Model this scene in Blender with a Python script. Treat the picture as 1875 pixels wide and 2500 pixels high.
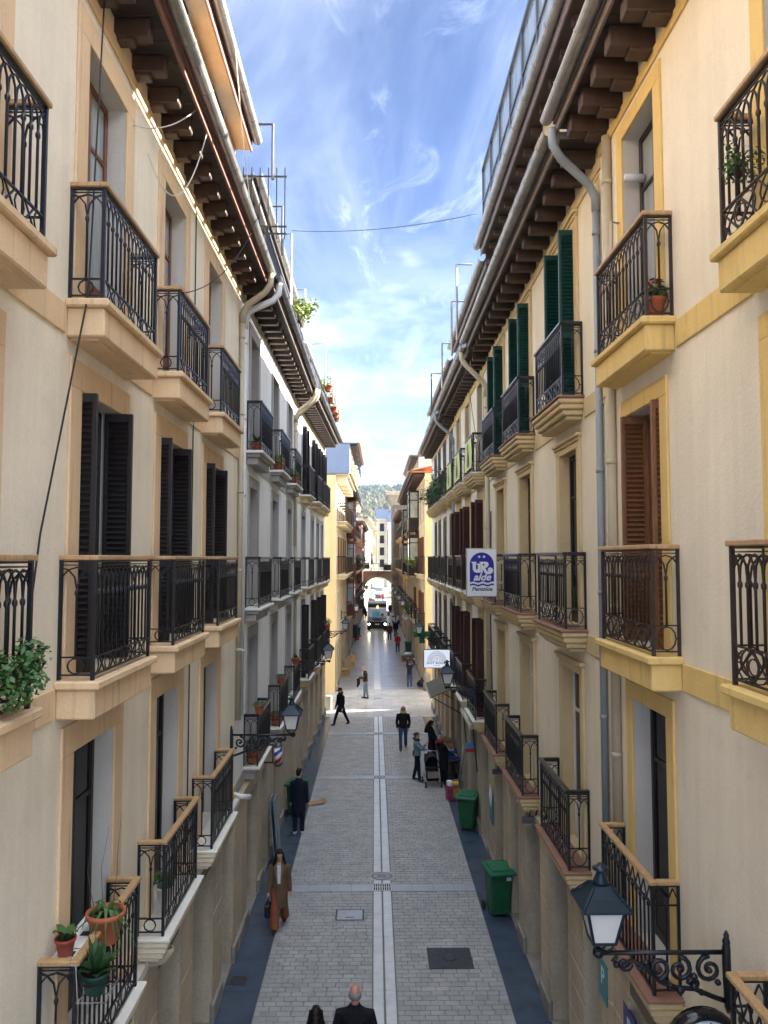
import bpy, math, random
from mathutils import Vector, Matrix
R=math.radians; PI=math.pi
scn=bpy.context.scene
for o in list(bpy.data.objects): bpy.data.objects.remove(o)
col=scn.collection
# ---------------------------------------------------------------- camera
cd=bpy.data.cameras.new('camera'); cam=bpy.data.objects.new('camera',cd); col.objects.link(cam)
cd.sensor_fit='VERTICAL'; cd.sensor_height=36; cd.lens=1880/2500*36
cd.clip_start=.05; cd.clip_end=9000
cam.location=(0,0,7.8); cam.rotation_euler=(R(90+3.41),0,R(-.716))
scn.camera=cam
# ---------------------------------------------------------------- light
SUN_PHI,SUN_EL=13.5,27.5        # azimuth from +X towards +Y, elevation
sd=Vector((math.cos(R(SUN_EL))*math.cos(R(SUN_PHI)),math.cos(R(SUN_EL))*math.sin(R(SUN_PHI)),math.sin(R(SUN_EL))))
sl=bpy.data.lights.new('sun','SUN'); sl.energy=5; sl.angle=R(.53); sl.color=(1,.93,.82)
sun=bpy.data.objects.new('sun',sl); col.objects.link(sun); sun.rotation_euler=sd.to_track_quat('Z','Y').to_euler()
w=bpy.data.worlds.new('World'); scn.world=w; w.use_nodes=True
def world():
    nt=w.node_tree; N=nt.nodes; L=nt.links; N.clear()
    out=N.new('ShaderNodeOutputWorld'); bg=N.new('ShaderNodeBackground'); bg.inputs[1].default_value=.09
    sky=N.new('ShaderNodeTexSky'); sky.sky_type='NISHITA'; sky.sun_disc=False
    sky.sun_elevation=R(SUN_EL); sky.sun_rotation=R(90-SUN_PHI); sky.air_density=.225; sky.dust_density=.1; sky.ozone_density=3.2
    tc=N.new('ShaderNodeTexCoord')
    sx=N.new('ShaderNodeSeparateXYZ'); L.new(tc.outputs['Generated'],sx.inputs[0])
    # project the view direction on a cloud layer: (x,y)/(z+.12)
    ad=N.new('ShaderNodeMath'); ad.operation='ADD'; ad.inputs[1].default_value=.12; L.new(sx.outputs[2],ad.inputs[0])
    mx=N.new('ShaderNodeMath'); mx.operation='MAXIMUM'; mx.inputs[1].default_value=.03; L.new(ad.outputs[0],mx.inputs[0])
    dv=N.new('ShaderNodeVectorMath'); dv.operation='DIVIDE'; L.new(tc.outputs['Generated'],dv.inputs[0])
    cb=N.new('ShaderNodeCombineXYZ')
    for i in range(3): L.new(mx.outputs[0],cb.inputs[i])
    L.new(cb.outputs[0],dv.inputs[1])
    def layer(scale,rot,str_,det,lo,hi,rough=.6,dist=.6,off=(0,0)):
        mp=N.new('ShaderNodeMapping'); mp.inputs['Rotation'].default_value=(0,0,R(rot)); mp.inputs['Scale'].default_value=(1,str_,0); mp.inputs['Location'].default_value=(off[0],off[1],0)
        L.new(dv.outputs[0],mp.inputs[0])
        nz=N.new('ShaderNodeTexNoise'); nz.inputs['Scale'].default_value=scale; nz.inputs['Detail'].default_value=det; nz.inputs['Roughness'].default_value=rough; nz.inputs['Distortion'].default_value=dist
        L.new(mp.outputs[0],nz.inputs['Vector'])
        mr=N.new('ShaderNodeMapRange'); mr.interpolation_type='SMOOTHSTEP'; mr.inputs[1].default_value=lo; mr.inputs[2].default_value=hi; L.new(nz.outputs['Fac'],mr.inputs[0])
        return mr.outputs[0]
    def mul(a,b):
        m=N.new('ShaderNodeMath'); m.operation='MULTIPLY'
        for i,v in enumerate((a,b)):
            if isinstance(v,(int,float)): m.inputs[i].default_value=v
            else: L.new(v,m.inputs[i])
        return m.outputs[0]
    def mx2(a,b):
        m=N.new('ShaderNodeMath'); m.operation='MAXIMUM'; L.new(a,m.inputs[0]); L.new(b,m.inputs[1]); return m.outputs[0]
    cir=mul(layer(1.5,55,.32,7,.40,.78,.62,1.3,(0,0)),.12)          # long cirrus streaks
    cir2=mul(layer(5.5,62,.55,6,.46,.74,.66,.8,(3,2)),.11)         # ripples
    hz=N.new('ShaderNodeMapRange'); hz.interpolation_type='SMOOTHSTEP'; hz.inputs[1].default_value=.50; hz.inputs[2].default_value=.12; L.new(sx.outputs[2],hz.inputs[0])
    cum=mul(mul(layer(2.6,20,.55,8,.40,.66,.60,.5,(7,5)),hz.outputs[0]),.16)   # banks near the horizon
    high=layer(.75,30,.7,6,CLOUD_LO,CLOUD_LO+.22,.55,.4,CLOUD_OFF)   # broad sheets of high cloud, set overhead out of view to light the street
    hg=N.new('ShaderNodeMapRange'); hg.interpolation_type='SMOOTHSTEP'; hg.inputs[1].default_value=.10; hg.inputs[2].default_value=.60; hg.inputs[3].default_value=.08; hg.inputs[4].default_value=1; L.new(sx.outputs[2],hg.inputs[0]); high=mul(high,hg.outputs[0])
    veil=N.new('ShaderNodeMapRange'); veil.inputs[1].default_value=.34; veil.inputs[2].default_value=.0; veil.inputs[4].default_value=.0; L.new(sx.outputs[2],veil.inputs[0])
    cl=mx2(mx2(cir,cir2),mx2(mx2(cum,high),veil.outputs[0]))
    shade=layer(3.3,15,.4,6,.35,.7,.6,.5,(11,7))
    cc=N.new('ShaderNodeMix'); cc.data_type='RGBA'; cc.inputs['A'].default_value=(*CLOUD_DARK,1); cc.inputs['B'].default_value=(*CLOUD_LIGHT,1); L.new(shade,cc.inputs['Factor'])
    # cloud is brighter towards the sun (forward scattering), tuned to add light on the walls
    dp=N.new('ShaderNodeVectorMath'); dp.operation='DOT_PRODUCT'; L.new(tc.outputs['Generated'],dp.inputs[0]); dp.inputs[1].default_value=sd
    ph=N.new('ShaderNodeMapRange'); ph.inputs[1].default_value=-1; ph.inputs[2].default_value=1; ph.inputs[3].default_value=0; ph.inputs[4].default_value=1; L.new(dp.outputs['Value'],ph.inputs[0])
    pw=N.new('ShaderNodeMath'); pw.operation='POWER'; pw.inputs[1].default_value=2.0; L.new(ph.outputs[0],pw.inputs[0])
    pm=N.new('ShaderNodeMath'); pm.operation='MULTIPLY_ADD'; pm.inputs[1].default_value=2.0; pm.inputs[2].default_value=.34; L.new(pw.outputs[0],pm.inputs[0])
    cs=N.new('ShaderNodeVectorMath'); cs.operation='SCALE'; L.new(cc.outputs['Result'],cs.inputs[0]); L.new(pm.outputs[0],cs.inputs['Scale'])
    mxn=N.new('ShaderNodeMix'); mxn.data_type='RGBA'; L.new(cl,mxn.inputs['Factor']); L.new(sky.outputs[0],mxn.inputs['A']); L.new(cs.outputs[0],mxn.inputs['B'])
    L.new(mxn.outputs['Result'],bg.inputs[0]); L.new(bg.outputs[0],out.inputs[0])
CLOUD_DARK=(5.0,5.6,6.4); CLOUD_LIGHT=(7.8,8.1,8.5); CLOUD_LO=.405; CLOUD_OFF=(-16.46,12.02)  # cloud brightened and offset so view stays blue while added cloud overhead lights walls
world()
vs=scn.view_settings; vs.view_transform='Standard'; vs.look='None'; vs.gamma=1; vs.use_curve_mapping=False
vs.exposure=2.9
scn.cycles.max_bounces=10; scn.cycles.diffuse_bounces=8; scn.cycles.glossy_bounces=3; scn.cycles.transparent_max_bounces=6

# ---------------------------------------------------------------- materials
MATS={}
def mat(name,c,rough=.7,metal=0,var=.08,vs_=1.2,bump=0,bs=40,spec=.4,streak=0,grain=0,gs=60,stretch=(1,1,1),emit=None,dirt=0,drip=0):
    if name in MATS: return MATS[name]
    m=bpy.data.materials.new(name); m.use_nodes=True; nt=m.node_tree; N=nt.nodes; L=nt.links
    b=N['Principled BSDF']; b.inputs['Roughness'].default_value=rough; b.inputs['Metallic'].default_value=metal; b.inputs['Specular IOR Level'].default_value=spec
    b.inputs['Base Color'].default_value=(*c,1)
    if emit: b.inputs['Emission Color'].default_value=(*emit[0],1); b.inputs['Emission Strength'].default_value=emit[1]
    g=N.new('ShaderNodeNewGeometry'); mp=N.new('ShaderNodeMapping'); mp.inputs['Scale'].default_value=stretch; L.new(g.outputs['Position'],mp.inputs[0])
    src=None
    def noise(sc,det=5,ro=.6,vec=None):
        n=N.new('ShaderNodeTexNoise'); n.inputs['Scale'].default_value=sc; n.inputs['Detail'].default_value=det; n.inputs['Roughness'].default_value=ro
        L.new(vec or mp.outputs[0],n.inputs['Vector']); return n.outputs['Fac']
    cur=None
    def modulate(cur,fac,lo,hi,amt,tint=(1,1,1)):
        r=N.new('ShaderNodeMapRange'); r.inputs[1].default_value=lo; r.inputs[2].default_value=hi; r.inputs[3].default_value=1-amt; r.inputs[4].default_value=1+amt*.6; L.new(fac,r.inputs[0])
        v=N.new('ShaderNodeVectorMath'); v.operation='SCALE'
        if cur is None: v.inputs[0].default_value=c
        else: L.new(cur,v.inputs[0])
        L.new(r.outputs[0],v.inputs['Scale']); return v.outputs[0]
    if var: cur=modulate(cur,noise(vs_),.3,.7,var)
    if grain: cur=modulate(cur,noise(gs,3,.7),.3,.7,grain)
    if streak:
        m2=N.new('ShaderNodeMapping'); m2.inputs['Scale'].default_value=(2.2,2.2,.16); L.new(g.outputs['Position'],m2.inputs[0])
        cur=modulate(cur,noise(1.6,6,.65,m2.outputs[0]),.35,.75,streak)
    if dirt:
        n=noise(3.1,7,.7); r=N.new('ShaderNodeMapRange'); r.inputs[1].default_value=.56; r.inputs[2].default_value=.74; L.new(n,r.inputs[0])
        mu=N.new('ShaderNodeMath'); mu.operation='MULTIPLY'; mu.inputs[1].default_value=dirt; L.new(r.outputs[0],mu.inputs[0])
        mi=N.new('ShaderNodeMix'); mi.data_type='RGBA'; L.new(mu.outputs[0],mi.inputs['Factor']); mi.inputs['B'].default_value=(c[0]*.35,c[1]*.32,c[2]*.3,1)
        if cur is None: mi.inputs['A'].default_value=(*c,1)
        else: L.new(cur,mi.inputs['A'])
        cur=mi.outputs['Result']
    if drip:
        m3=N.new('ShaderNodeMapping'); m3.inputs['Scale'].default_value=(9,9,.7); L.new(g.outputs['Position'],m3.inputs[0])
        r=N.new('ShaderNodeMapRange'); r.inputs[1].default_value=.57; r.inputs[2].default_value=.72; r.inputs[4].default_value=drip; L.new(noise(1,5,.6,m3.outputs[0]),r.inputs[0])
        mi=N.new('ShaderNodeMix'); mi.data_type='RGBA'; L.new(r.outputs[0],mi.inputs['Factor']); mi.inputs['B'].default_value=(.20,.12,.07,1); L.new(cur,mi.inputs['A']); cur=mi.outputs['Result']
    if cur is not None: L.new(cur,b.inputs['Base Color'])
    if bump:
        bn=N.new('ShaderNodeBump'); bn.inputs['Strength'].default_value=bump; bn.inputs['Distance'].default_value=.02; L.new(noise(bs,4,.65),bn.inputs['Height']); L.new(bn.outputs[0],b.inputs['Normal'])
    MATS[name]=m; return m
def stucco(n,c,drip=0): return mat(n,c,.85,0,.07,.9,.32,30,.25,streak=.08,grain=.05,gs=38,dirt=.14,drip=drip)
def stonem(n,c): return mat(n,c,.8,0,.16,1.4,.5,22,.3,streak=.16,grain=.12,gs=24,dirt=.35)
def woodm(n,c,r=.55): return mat(n,c,r,0,.16,2.5,.25,60,.4,grain=.2,gs=14,stretch=(3,3,.5))
CREAM=stucco('cream stucco',(.85,.77,.62)); CREAMR=stucco('warm cream stucco',(.85,.765,.605)); TAN=stucco('tan trim',(.76,.56,.35),.4); YEL=stucco('ochre trim',(.79,.57,.22),.35)
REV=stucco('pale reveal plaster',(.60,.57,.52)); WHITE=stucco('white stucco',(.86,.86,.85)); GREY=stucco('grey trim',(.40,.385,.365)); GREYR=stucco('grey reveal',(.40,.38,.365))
CREAM2=stucco('light cream stucco',(.80,.72,.56)); BEIGE=stucco('beige trim',(.62,.49,.28)); PALE=stucco('pale grey stucco',(.75,.73,.66)); YEL3=stucco('straw trim',(.64,.50,.26))
OCHW=stucco('yellow stucco',(.68,.54,.31)); CREAM4=stucco('buttery stucco',(.72,.62,.45)); PINK=stucco('pink stucco',(.50,.28,.24)); ORNG=stucco('orange stucco',(.46,.33,.22))
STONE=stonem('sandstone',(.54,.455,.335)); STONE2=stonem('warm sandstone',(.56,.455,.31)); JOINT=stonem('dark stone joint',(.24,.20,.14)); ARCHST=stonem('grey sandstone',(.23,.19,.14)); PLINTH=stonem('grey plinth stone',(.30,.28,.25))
IRON=mat('black iron',(.008,.010,.016),.34,.0,.2,6,.3,40,.5); IRONB=mat('rusty brown iron',(.045,.030,.024),.55,.2,.35,8,.4,40,.4); DIRON=mat('dark blue lantern metal',(.012,.028,.045),.35,.3,.2,8,0,0,.5)
HAND=woodm('varnished tan handrail',(.50,.31,.15),.4); HANDB=mat('black handrail',(.016,.014,.016),.28,0,.1,5,0,0,.6)
RAFT=woodm('dark rafter wood',(.060,.038,.030)); RAFT2=woodm('brown rafter wood',(.075,.045,.034)); SOFF=woodm('soffit boards',(.045,.032,.028)); FASC=woodm('red brown fascia',(.22,.11,.085)); FASCG=woodm('grey brown fascia',(.20,.16,.15))
ZINC=mat('zinc gutter',(.36,.36,.35),.42,.55,.25,3,0,0,.5,grain=.15,gs=9); ZINCD=mat('dark gutter',(.10,.11,.12),.4,.5,.2,3); PVC=mat('cream downpipe',(.46,.40,.29),.5,0,.1,3); PVCW=mat('white downpipe',(.62,.63,.64),.5,0,.08,3); PVCG=mat('grey downpipe',(.24,.27,.30),.5,0,.1,3)
SHB=woodm('black brown shutter',(.018,.013,.013),.45); SHW=woodm('chestnut shutter',(.20,.085,.035),.45); SHG=woodm('green shutter',(.008,.058,.052),.4); SHR=woodm('dark red shutter',(.055,.015,.014),.45)
FRB=woodm('brown window frame',(.17,.065,.035),.4); FRD=woodm('dark window frame',(.022,.015,.014),.4); FRW=mat('white frame',(.65,.65,.63),.4)
GLASS=mat('dark window glass',(.008,.009,.011),.05,0,0,spec=.18); GLASSL=mat('curtained glass',(.30,.34,.36),.08,0,.35,2.2,spec=.7,stretch=(4,4,.3)); MIRG=mat('pale pane',(.42,.47,.45),.08,0,.3,2,spec=.6)  # last one: pale grey green colour for bay and gallery panes
TERRA=mat('terracotta',(.42,.125,.055),.75,0,.15,9); LEAF=mat('leaf green',(.05,.12,.03),.5,0,.35,9); LEAFD=mat('dark leaf',(.028,.082,.026),.45,0,.35,9); LEAFY=mat('yellow green leaf',(.16,.22,.03),.5,0,.3,9); FLOW=mat('orange red petals',(.55,.10,.04),.6)
TILE=mat('terracotta roof tile',(.42,.16,.08),.8,0,.3,3,.3,20); ROOFG=mat('grey roof',(.16,.16,.17),.8,0,.2,2)
REDTILE=mat('red balcony tile',(.26,.135,.095),.6,0,.2,4)
def plain(n,c,r=.6,**k): return mat(n,c,r,0,.06,4,**k)
# ---------------------------------------------------------------- mesh tools
class MB:
    def __init__(s): s.v=[];s.f=[];s.m=[];s.sm=[]
    def add(s,vs,fs,mi=0,sm=False):
        b=len(s.v); s.v+=[tuple(p) for p in vs]; s.f+=[tuple(b+i for i in f) for f in fs]; s.m+=[mi]*len(fs); s.sm+=[sm]*len(fs)
    def box(s,a,b,mi=0):
        x0,y0,z0=a;x1,y1,z1=b
        if x0>x1:x0,x1=x1,x0
        if y0>y1:y0,y1=y1,y0
        if z0>z1:z0,z1=z1,z0
        s.add([(x0,y0,z0),(x1,y0,z0),(x1,y1,z0),(x0,y1,z0),(x0,y0,z1),(x1,y0,z1),(x1,y1,z1),(x0,y1,z1)],
              [(0,3,2,1),(4,5,6,7),(0,1,5,4),(1,2,6,5),(2,3,7,6),(3,0,4,7)],mi)
    def cbox(s,a,b,c=.012,mi=0,jit=None):
        lo=[min(a[i],b[i]) for i in range(3)];hi=[max(a[i],b[i]) for i in range(3)]
        c=min(c,*[(hi[i]-lo[i])*.45 for i in range(3)])
        vs=[];ix={}
        for k in range(8):
            sg=[(k>>i)&1 for i in range(3)]
            for ax in range(3):
                p=[(hi[i] if sg[i] else lo[i]) for i in range(3)]
                for i in range(3):
                    if i!=ax: p[i]+= -c if sg[i] else c
                ix[(k,ax)]=len(vs); vs.append(p)
        fs=[]
        for ax in range(3):
            o=[i for i in range(3) if i!=ax]
            for sgn in (0,1):
                q=[]
                for (i,j) in ((0,0),(1,0),(1,1),(0,1)):
                    k=(sgn<<ax)|(i<<o[0])|(j<<o[1]); q.append(ix[(k,ax)])
                # orientation
                if (ax==1)!=(sgn==0): q=q[::-1]
                fs.append(tuple(q))
        for ax in range(3):   # edges along ax
            o=[i for i in range(3) if i!=ax]
            for i in (0,1):
                for j in (0,1):
                    k0=(i<<o[0])|(j<<o[1]); k1=k0|(1<<ax)
                    fs.append((ix[(k0,o[0])],ix[(k1,o[0])],ix[(k1,o[1])],ix[(k0,o[1])]))
        for k in range(8): fs.append((ix[(k,0)],ix[(k,1)],ix[(k,2)]))
        s.add(vs,fs,mi)
    def obox(s,c,ax,ay,az,mi=0):
        c=Vector(c);ax=Vector(ax);ay=Vector(ay);az=Vector(az)
        vs=[c+ax*i+ay*j+az*k for k in(-1,1) for (i,j) in((-1,-1),(1,-1),(1,1),(-1,1))]
        s.add(vs,[(0,3,2,1),(4,5,6,7),(0,1,5,4),(1,2,6,5),(2,3,7,6),(3,0,4,7)],mi)
    def bar(s,a,b,wd,hg=None,mi=0,up=(0,0,1)):
        a=Vector(a);b=Vector(b);d=(b-a);l=d.length
        if l<1e-6:return
        d/=l;u=Vector(up)
        if abs(d.dot(u))>.95:u=Vector((1,0,0)) if abs(d.x)<.9 else Vector((0,1,0))
        sx=d.cross(u).normalized();uu=sx.cross(d)
        s.obox((a+b)/2,d*(l/2),sx*(wd/2),uu*((hg or wd)/2),mi)
    def tube(s,pts,r,n=6,mi=0,caps=True,closed=False,sm=True):
        P=[Vector(p) for p in pts];k=len(P)
        rr=r if isinstance(r,(list,tuple)) else [r]*k
        T=[]
        for i in range(k):
            if closed:t=P[(i+1)%k]-P[i-1]
            else:t=P[min(i+1,k-1)]-P[max(i-1,0)]
            T.append(t.normalized() if t.length>1e-9 else Vector((0,0,1)))
        u=Vector((0,0,1)) if abs(T[0].z)<.9 else Vector((1,0,0))
        vs=[];base=T[0].cross(u).normalized()
        for i in range(k):
            base=(base-T[i]*base.dot(T[i]))
            base=base.normalized() if base.length>1e-6 else T[i].orthogonal().normalized()
            o=T[i].cross(base)
            for j in range(n):
                a=2*PI*(j+.5)/n; vs.append(P[i]+(base*math.cos(a)+o*math.sin(a))*rr[i])
        fs=[]
        for i in range(k if closed else k-1):
            i2=(i+1)%k
            for j in range(n):
                j2=(j+1)%n; fs.append((i*n+j,i*n+j2,i2*n+j2,i2*n+j))
        if caps and not closed:
            fs.append(tuple(range(n))[::-1]); fs.append(tuple((k-1)*n+j for j in range(n)))
        s.add(vs,fs,mi,sm)
    def lathe(s,prof,c=(0,0,0),n=12,mi=0,sm=True,axis='z',caps=True,sx=1,sy=1):
        vs=[];k=len(prof)
        for (r,z) in prof:
            for j in range(n):
                a=2*PI*j/n; p=(r*math.cos(a)*sx,r*math.sin(a)*sy,z)
                if axis=='x':p=(p[2],p[0],p[1])
                elif axis=='y':p=(p[1],p[2],p[0])
                vs.append((c[0]+p[0],c[1]+p[1],c[2]+p[2]))
        fs=[(i*n+j,i*n+(j+1)%n,(i+1)*n+(j+1)%n,(i+1)*n+j) for i in range(k-1) for j in range(n)]
        if caps: fs.append(tuple(range(n))[::-1]); fs.append(tuple((k-1)*n+j for j in range(n)))
        s.add(vs,fs,mi,sm)
    def poly(s,pts,mi=0): s.add(pts,[tuple(range(len(pts)))],mi)
    def prism(s,pts,ext,mi=0):
        n=len(pts);P=[Vector(p) for p in pts];E=Vector(ext)
        s.add(P+[p+E for p in P],[tuple(range(n))[::-1],tuple(range(n,2*n))]+[(i,(i+1)%n,n+(i+1)%n,n+i) for i in range(n)],mi)
    def mesh(s,name,mats,side=0):
        me=bpy.data.meshes.new(name)
        v=s.v;f=s.f
        if side: v=[(side*p[1],p[0],p[2]) for p in v]
        if side==1: f=[q[::-1] for q in f]
        me.from_pydata(v,[],f)
        for m in (mats if isinstance(mats,(list,tuple)) else [mats]): me.materials.append(m)
        me.polygons.foreach_set('material_index',s.m); me.polygons.foreach_set('use_smooth',s.sm); me.update()
        return me
    def ob(s,name,mats,parent=None,loc=(0,0,0),side=0,rot=None):
        return inst(name,s.mesh(name,mats,side),parent,loc,rot)
def inst(name,me,parent=None,loc=(0,0,0),rot=None):
    o=bpy.data.objects.new(name,me); col.objects.link(o)
    if parent: o.parent=parent
    o.location=loc
    if rot: o.rotation_euler=rot
    return o
def empty(name,loc=(0,0,0),rz=0):
    o=bpy.data.objects.new(name,None); col.objects.link(o); o.location=loc; o.rotation_euler=(0,0,rz); o.empty_display_size=.2; return o
def tag(o,label=None,cat=None,group=None,kind=None):
    if label:o['label']=label
    if cat:o['category']=cat
    if group:o['group']=group
    if kind:o['kind']=kind
    return o
def thing(name,label,cat,loc=(0,0,0),rz=0,group=None): return tag(empty(name,loc,rz),label,cat,group)
def textmesh(name,body,size,m,parent,loc,rot,ext=.003,shear=0,bold=0,align='CENTER',sx=1):
    cu=bpy.data.curves.new(name,'FONT'); cu.body=body; cu.size=size; cu.extrude=ext; cu.shear=shear; cu.offset=bold; cu.align_x=align; cu.align_y='CENTER'; cu.resolution_u=3
    t=bpy.data.objects.new(name+'_c',cu); col.objects.link(t); dg=bpy.context.evaluated_depsgraph_get()
    me=bpy.data.meshes.new_from_object(t.evaluated_get(dg)); bpy.data.objects.remove(t); bpy.data.curves.remove(cu)
    me.materials.clear(); me.materials.append(m)
    o=inst(name,me,parent,loc,rot); o.scale=(sx,1,1); return o
rnd=random.Random(7)
# ---------------------------------------------------------------- facade kit (u along the street, v out of the wall, w up)
MC={}
def cached(key,fn):
    if key not in MC: MC[key]=fn()
    return MC[key]
def rail_build(style,L,p,H,side,iron,near):
    fr=MB(); bal=MB(); pos=[]
    sides=[(L,lambda a,w:(a,p,w),(0,1,0)),(p,lambda a,w:(0,a,w),(1,0,0)),(p,lambda a,w:(L,a,w),(1,0,0))]
    fz={'arch':.20,'scroll':.30,'zig':.0,'bars':.0}[style]
    s0=.118
    for k,(l,q,up) in enumerate(sides):
        nb=max(2,round(l/s0)) if k==0 else (2 if near else 2)
        s=l/nb
        fr.bar(q(0,H-.012),q(l,H-.012),.036,.016,up=(0,0,1))
        if fz: fr.bar(q(0,fz),q(l,fz),.022,.014)
        fr.bar(q(0,.045),q(l,.045),.022,.014)
        r=.0075
        if style in('arch','scroll'):
            fr.bar(q(0,H-.045),q(l,H-.045),.012,.010)
            z0=H-.27;zh=.205
            if near:
                for i in range(-1,nb):
                    if i<0 and False: continue
                    pts=[]
                    for t in range(7):
                        a=PI*t/6; aa=(i+1)*s-s*math.cos(a)
                        if -1e-6<=aa<=l+1e-6: pts.append(q(aa,z0+zh*math.sin(a)**.8))
                    if len(pts)>1: fr.tube(pts,.0095,4,sm=False)
            # frieze
            if style=='arch':
                if k==0:
                    nf=max(3,round(l/.15)); f=l/nf
                    for i in range(nf):
                        c=(i+.5)*f
                        if near:
                            if i%2==0:
                                pts=[q(c+f*.48*math.cos(t*PI/4),.122+.074*math.sin(t*PI/4)) for t in range(8)]
                                fr.tube(pts,.007,4,closed=True,sm=False)
                            else:
                                for sg in(1,-1): fr.bar(q(c-f*.5,.122-.075*sg),q(c+f*.5,.122+.075*sg),.012,.012,up=up)
                        else:
                            for sg in(1,-1): fr.bar(q(c-f*.5,.122-.07*sg),q(c+f*.5,.122+.07*sg),.012,.010,up=up)
                else:
                    pts=[q(l*.5+.068*math.cos(t*PI/5),.122+.068*math.sin(t*PI/5)) for t in range(10)]
                    fr.tube(pts,.009,4,closed=True,sm=False)
            else:
                if k==0:
                    nf=max(2,round(l/.52)); f=l/nf
                    for i in range(nf):
                        c=(i+.5)*f
                        for (rx,rz,dx) in ((f*.30,.115,-.07*f/.5),(f*.30,.115,.07*f/.5),(f*.14,.06,-.02)):
                            pts=[q(c+dx+rx*math.cos(t*PI/6),.172+rz*math.sin(t*PI/6)) for t in range(12)]
                            fr.tube(pts,.007,4,closed=True,sm=False)
                        for sg in(1,-1): fr.bar(q(c-f*.5,.172-.12*sg),q(c-f*.02,.172+.12*sg),.012,.012,up=up); fr.bar(q(c+f*.02,.172-.12*sg),q(c+f*.5,.172+.12*sg),.012,.012,up=up)
                else:
                    pts=[q(l*.5+l*.33*math.cos(t*PI/6),.172+.115*math.sin(t*PI/6)) for t in range(12)]
                    fr.tube(pts,.009,4,closed=True,sm=False)
                    fr.bar(q(0,.172),q(l*.17,.172),.012,.012); fr.bar(q(l*.83,.172),q(l,.172),.012,.012)
        if style=='zig':
            fr.bar(q(0,H-.2),q(l,H-.2),.02,.014)
            nf=max(2,round(l/.16));f=l/nf
            for i in range(nf):
                c=i*f
                fr.bar(q(c,H-.19),q(c+f*.5,H-.04),.012,.012,up=up); fr.bar(q(c+f*.5,H-.04),q(c+f,H-.19),.012,.012,up=up)
        for i in range(1,nb):
            x=q(i*s,0); pos.append((x[0],x[1]))
    for (a,b) in((0,p),(L,p),(0,.012),(L,.012)): fr.bar((a,b,0),(a,b,H),.032,.032)
    lo=fz if fz else .045; hi={'arch':H-.26,'scroll':H-.26,'zig':H-.2,'bars':H-.02}[style]
    if near: bal.lathe([(.0108,lo),(.0108,hi-.06),(.019,hi-.045),(.019,hi-.02),(.0108,hi-.005),(.0095,hi+.02)],n=6)
    else:
        for (a,b) in pos: bal.box((a-.008,b-.008,lo),(a+.008,b+.008,H-.02 if style!='zig' else hi))
    h=MB()
    h.cbox((-.035,p-.035,H),(L+.035,p+.04,H+.045),.008); h.cbox((-.035,0,H),(.035,p-.036,H+.045),.008); h.cbox((L-.035,0,H),(L+.035,p-.036,H+.045),.008)
    return dict(fr=fr,bal=bal,pos=pos,h=h)
def slab_build(kind,L,p):
    m=MB()
    if kind=='plain':
        m.cbox((-.085,0,-.075),(L+.085,p+.085,0),.014); m.cbox((-.035,0,-.34),(L+.035,p+.035,-.076),.014)
        m.box((.05,.0,-.355),(L-.05,p-.05,-.341))
    elif kind=='step':
        m.cbox((-.10,0,-.035),(L+.10,p+.10,0),.008,1)
        for i,(e,z0,z1) in enumerate(((.075,-.11,-.036),(.045,-.19,-.111),(.0,-.27,-.191),(-.06,-.33,-.271))): m.cbox((-e,0,z0),(L+e,p+e,z1),.016)
    else:
        m.cbox((-.07,0,-.06),(L+.07,p+.07,0),.010,1); m.cbox((0,0,-.14),(L,p,-.061),.012); m.cbox((.06,0,-.30),(L-.06,p-.06,-.141),.016)
    return m
def window_build(wd,h,kind):
    fr=MB();pa=MB()
    f=.07
    fr.cbox((0,-.03,0),(f,.03,h),.006); fr.cbox((wd-f,-.03,0),(wd,.03,h),.006); fr.cbox((f,-.03,h-f),(wd-f,.03,h),.006); fr.cbox((f,-.03,0),(wd-f,.03,.12),.006)
    if kind=='door2':
        fr.cbox((wd/2-.055,-.035,.12),(wd/2+.055,.035,h-f),.006)
        fr.box((f,-.022,.12),(wd/2-.055,.022,.55)); fr.box((wd/2+.055,-.022,.12),(wd-f,.022,.55))
        fr.box((f,-.02,h*.74),(wd-f,.02,h*.74+.05))
    elif kind=='sash':
        fr.box((f,-.025,h*.62),(wd-f,.025,h*.62+.06)); fr.box((wd/2-.02,-.02,.12),(wd/2+.02,.02,h*.62))
    pa.box((f-.01,-.008,.1),(wd-f+.01,.004,h-f+.01))
    return fr,pa
def shutter_build(depth,h,v0,th=.055,slats=True,pitch=.058):
    """folded leaf standing square to the wall: stile frame + list of slat heights"""
    fr=MB();sl=MB();st=.045
    for dv in(0,):
        fr.cbox((-th/2,v0,0),(th/2,v0+st,h),.005); fr.cbox((-th/2,v0+depth-st,0),(th/2,v0+depth,h),.005)
        for (a,b) in((0,.11),(h*.36,h*.36+.09),(h-.09,h)): fr.cbox((-th/2,v0+st,a),(th/2,v0+depth-st,b),.004)
        fr.box((th/2-.012,v0+st,.1),(th/2-.004,v0+depth-st,h-.08))
    zs=[]
    z=.13
    while z<h-.11:
        if not(h*.36-.03<z<h*.36+.10): zs.append(z)
        z+=pitch
    c=.028
    sl.prism([(-.024,v0+st,-c*.55),(-.018,v0+st,-c*.75),(.016,v0+st,c*.6),(.010,v0+st,c*.8)],(0,depth-2*st,0))
    return fr,sl,zs
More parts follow.
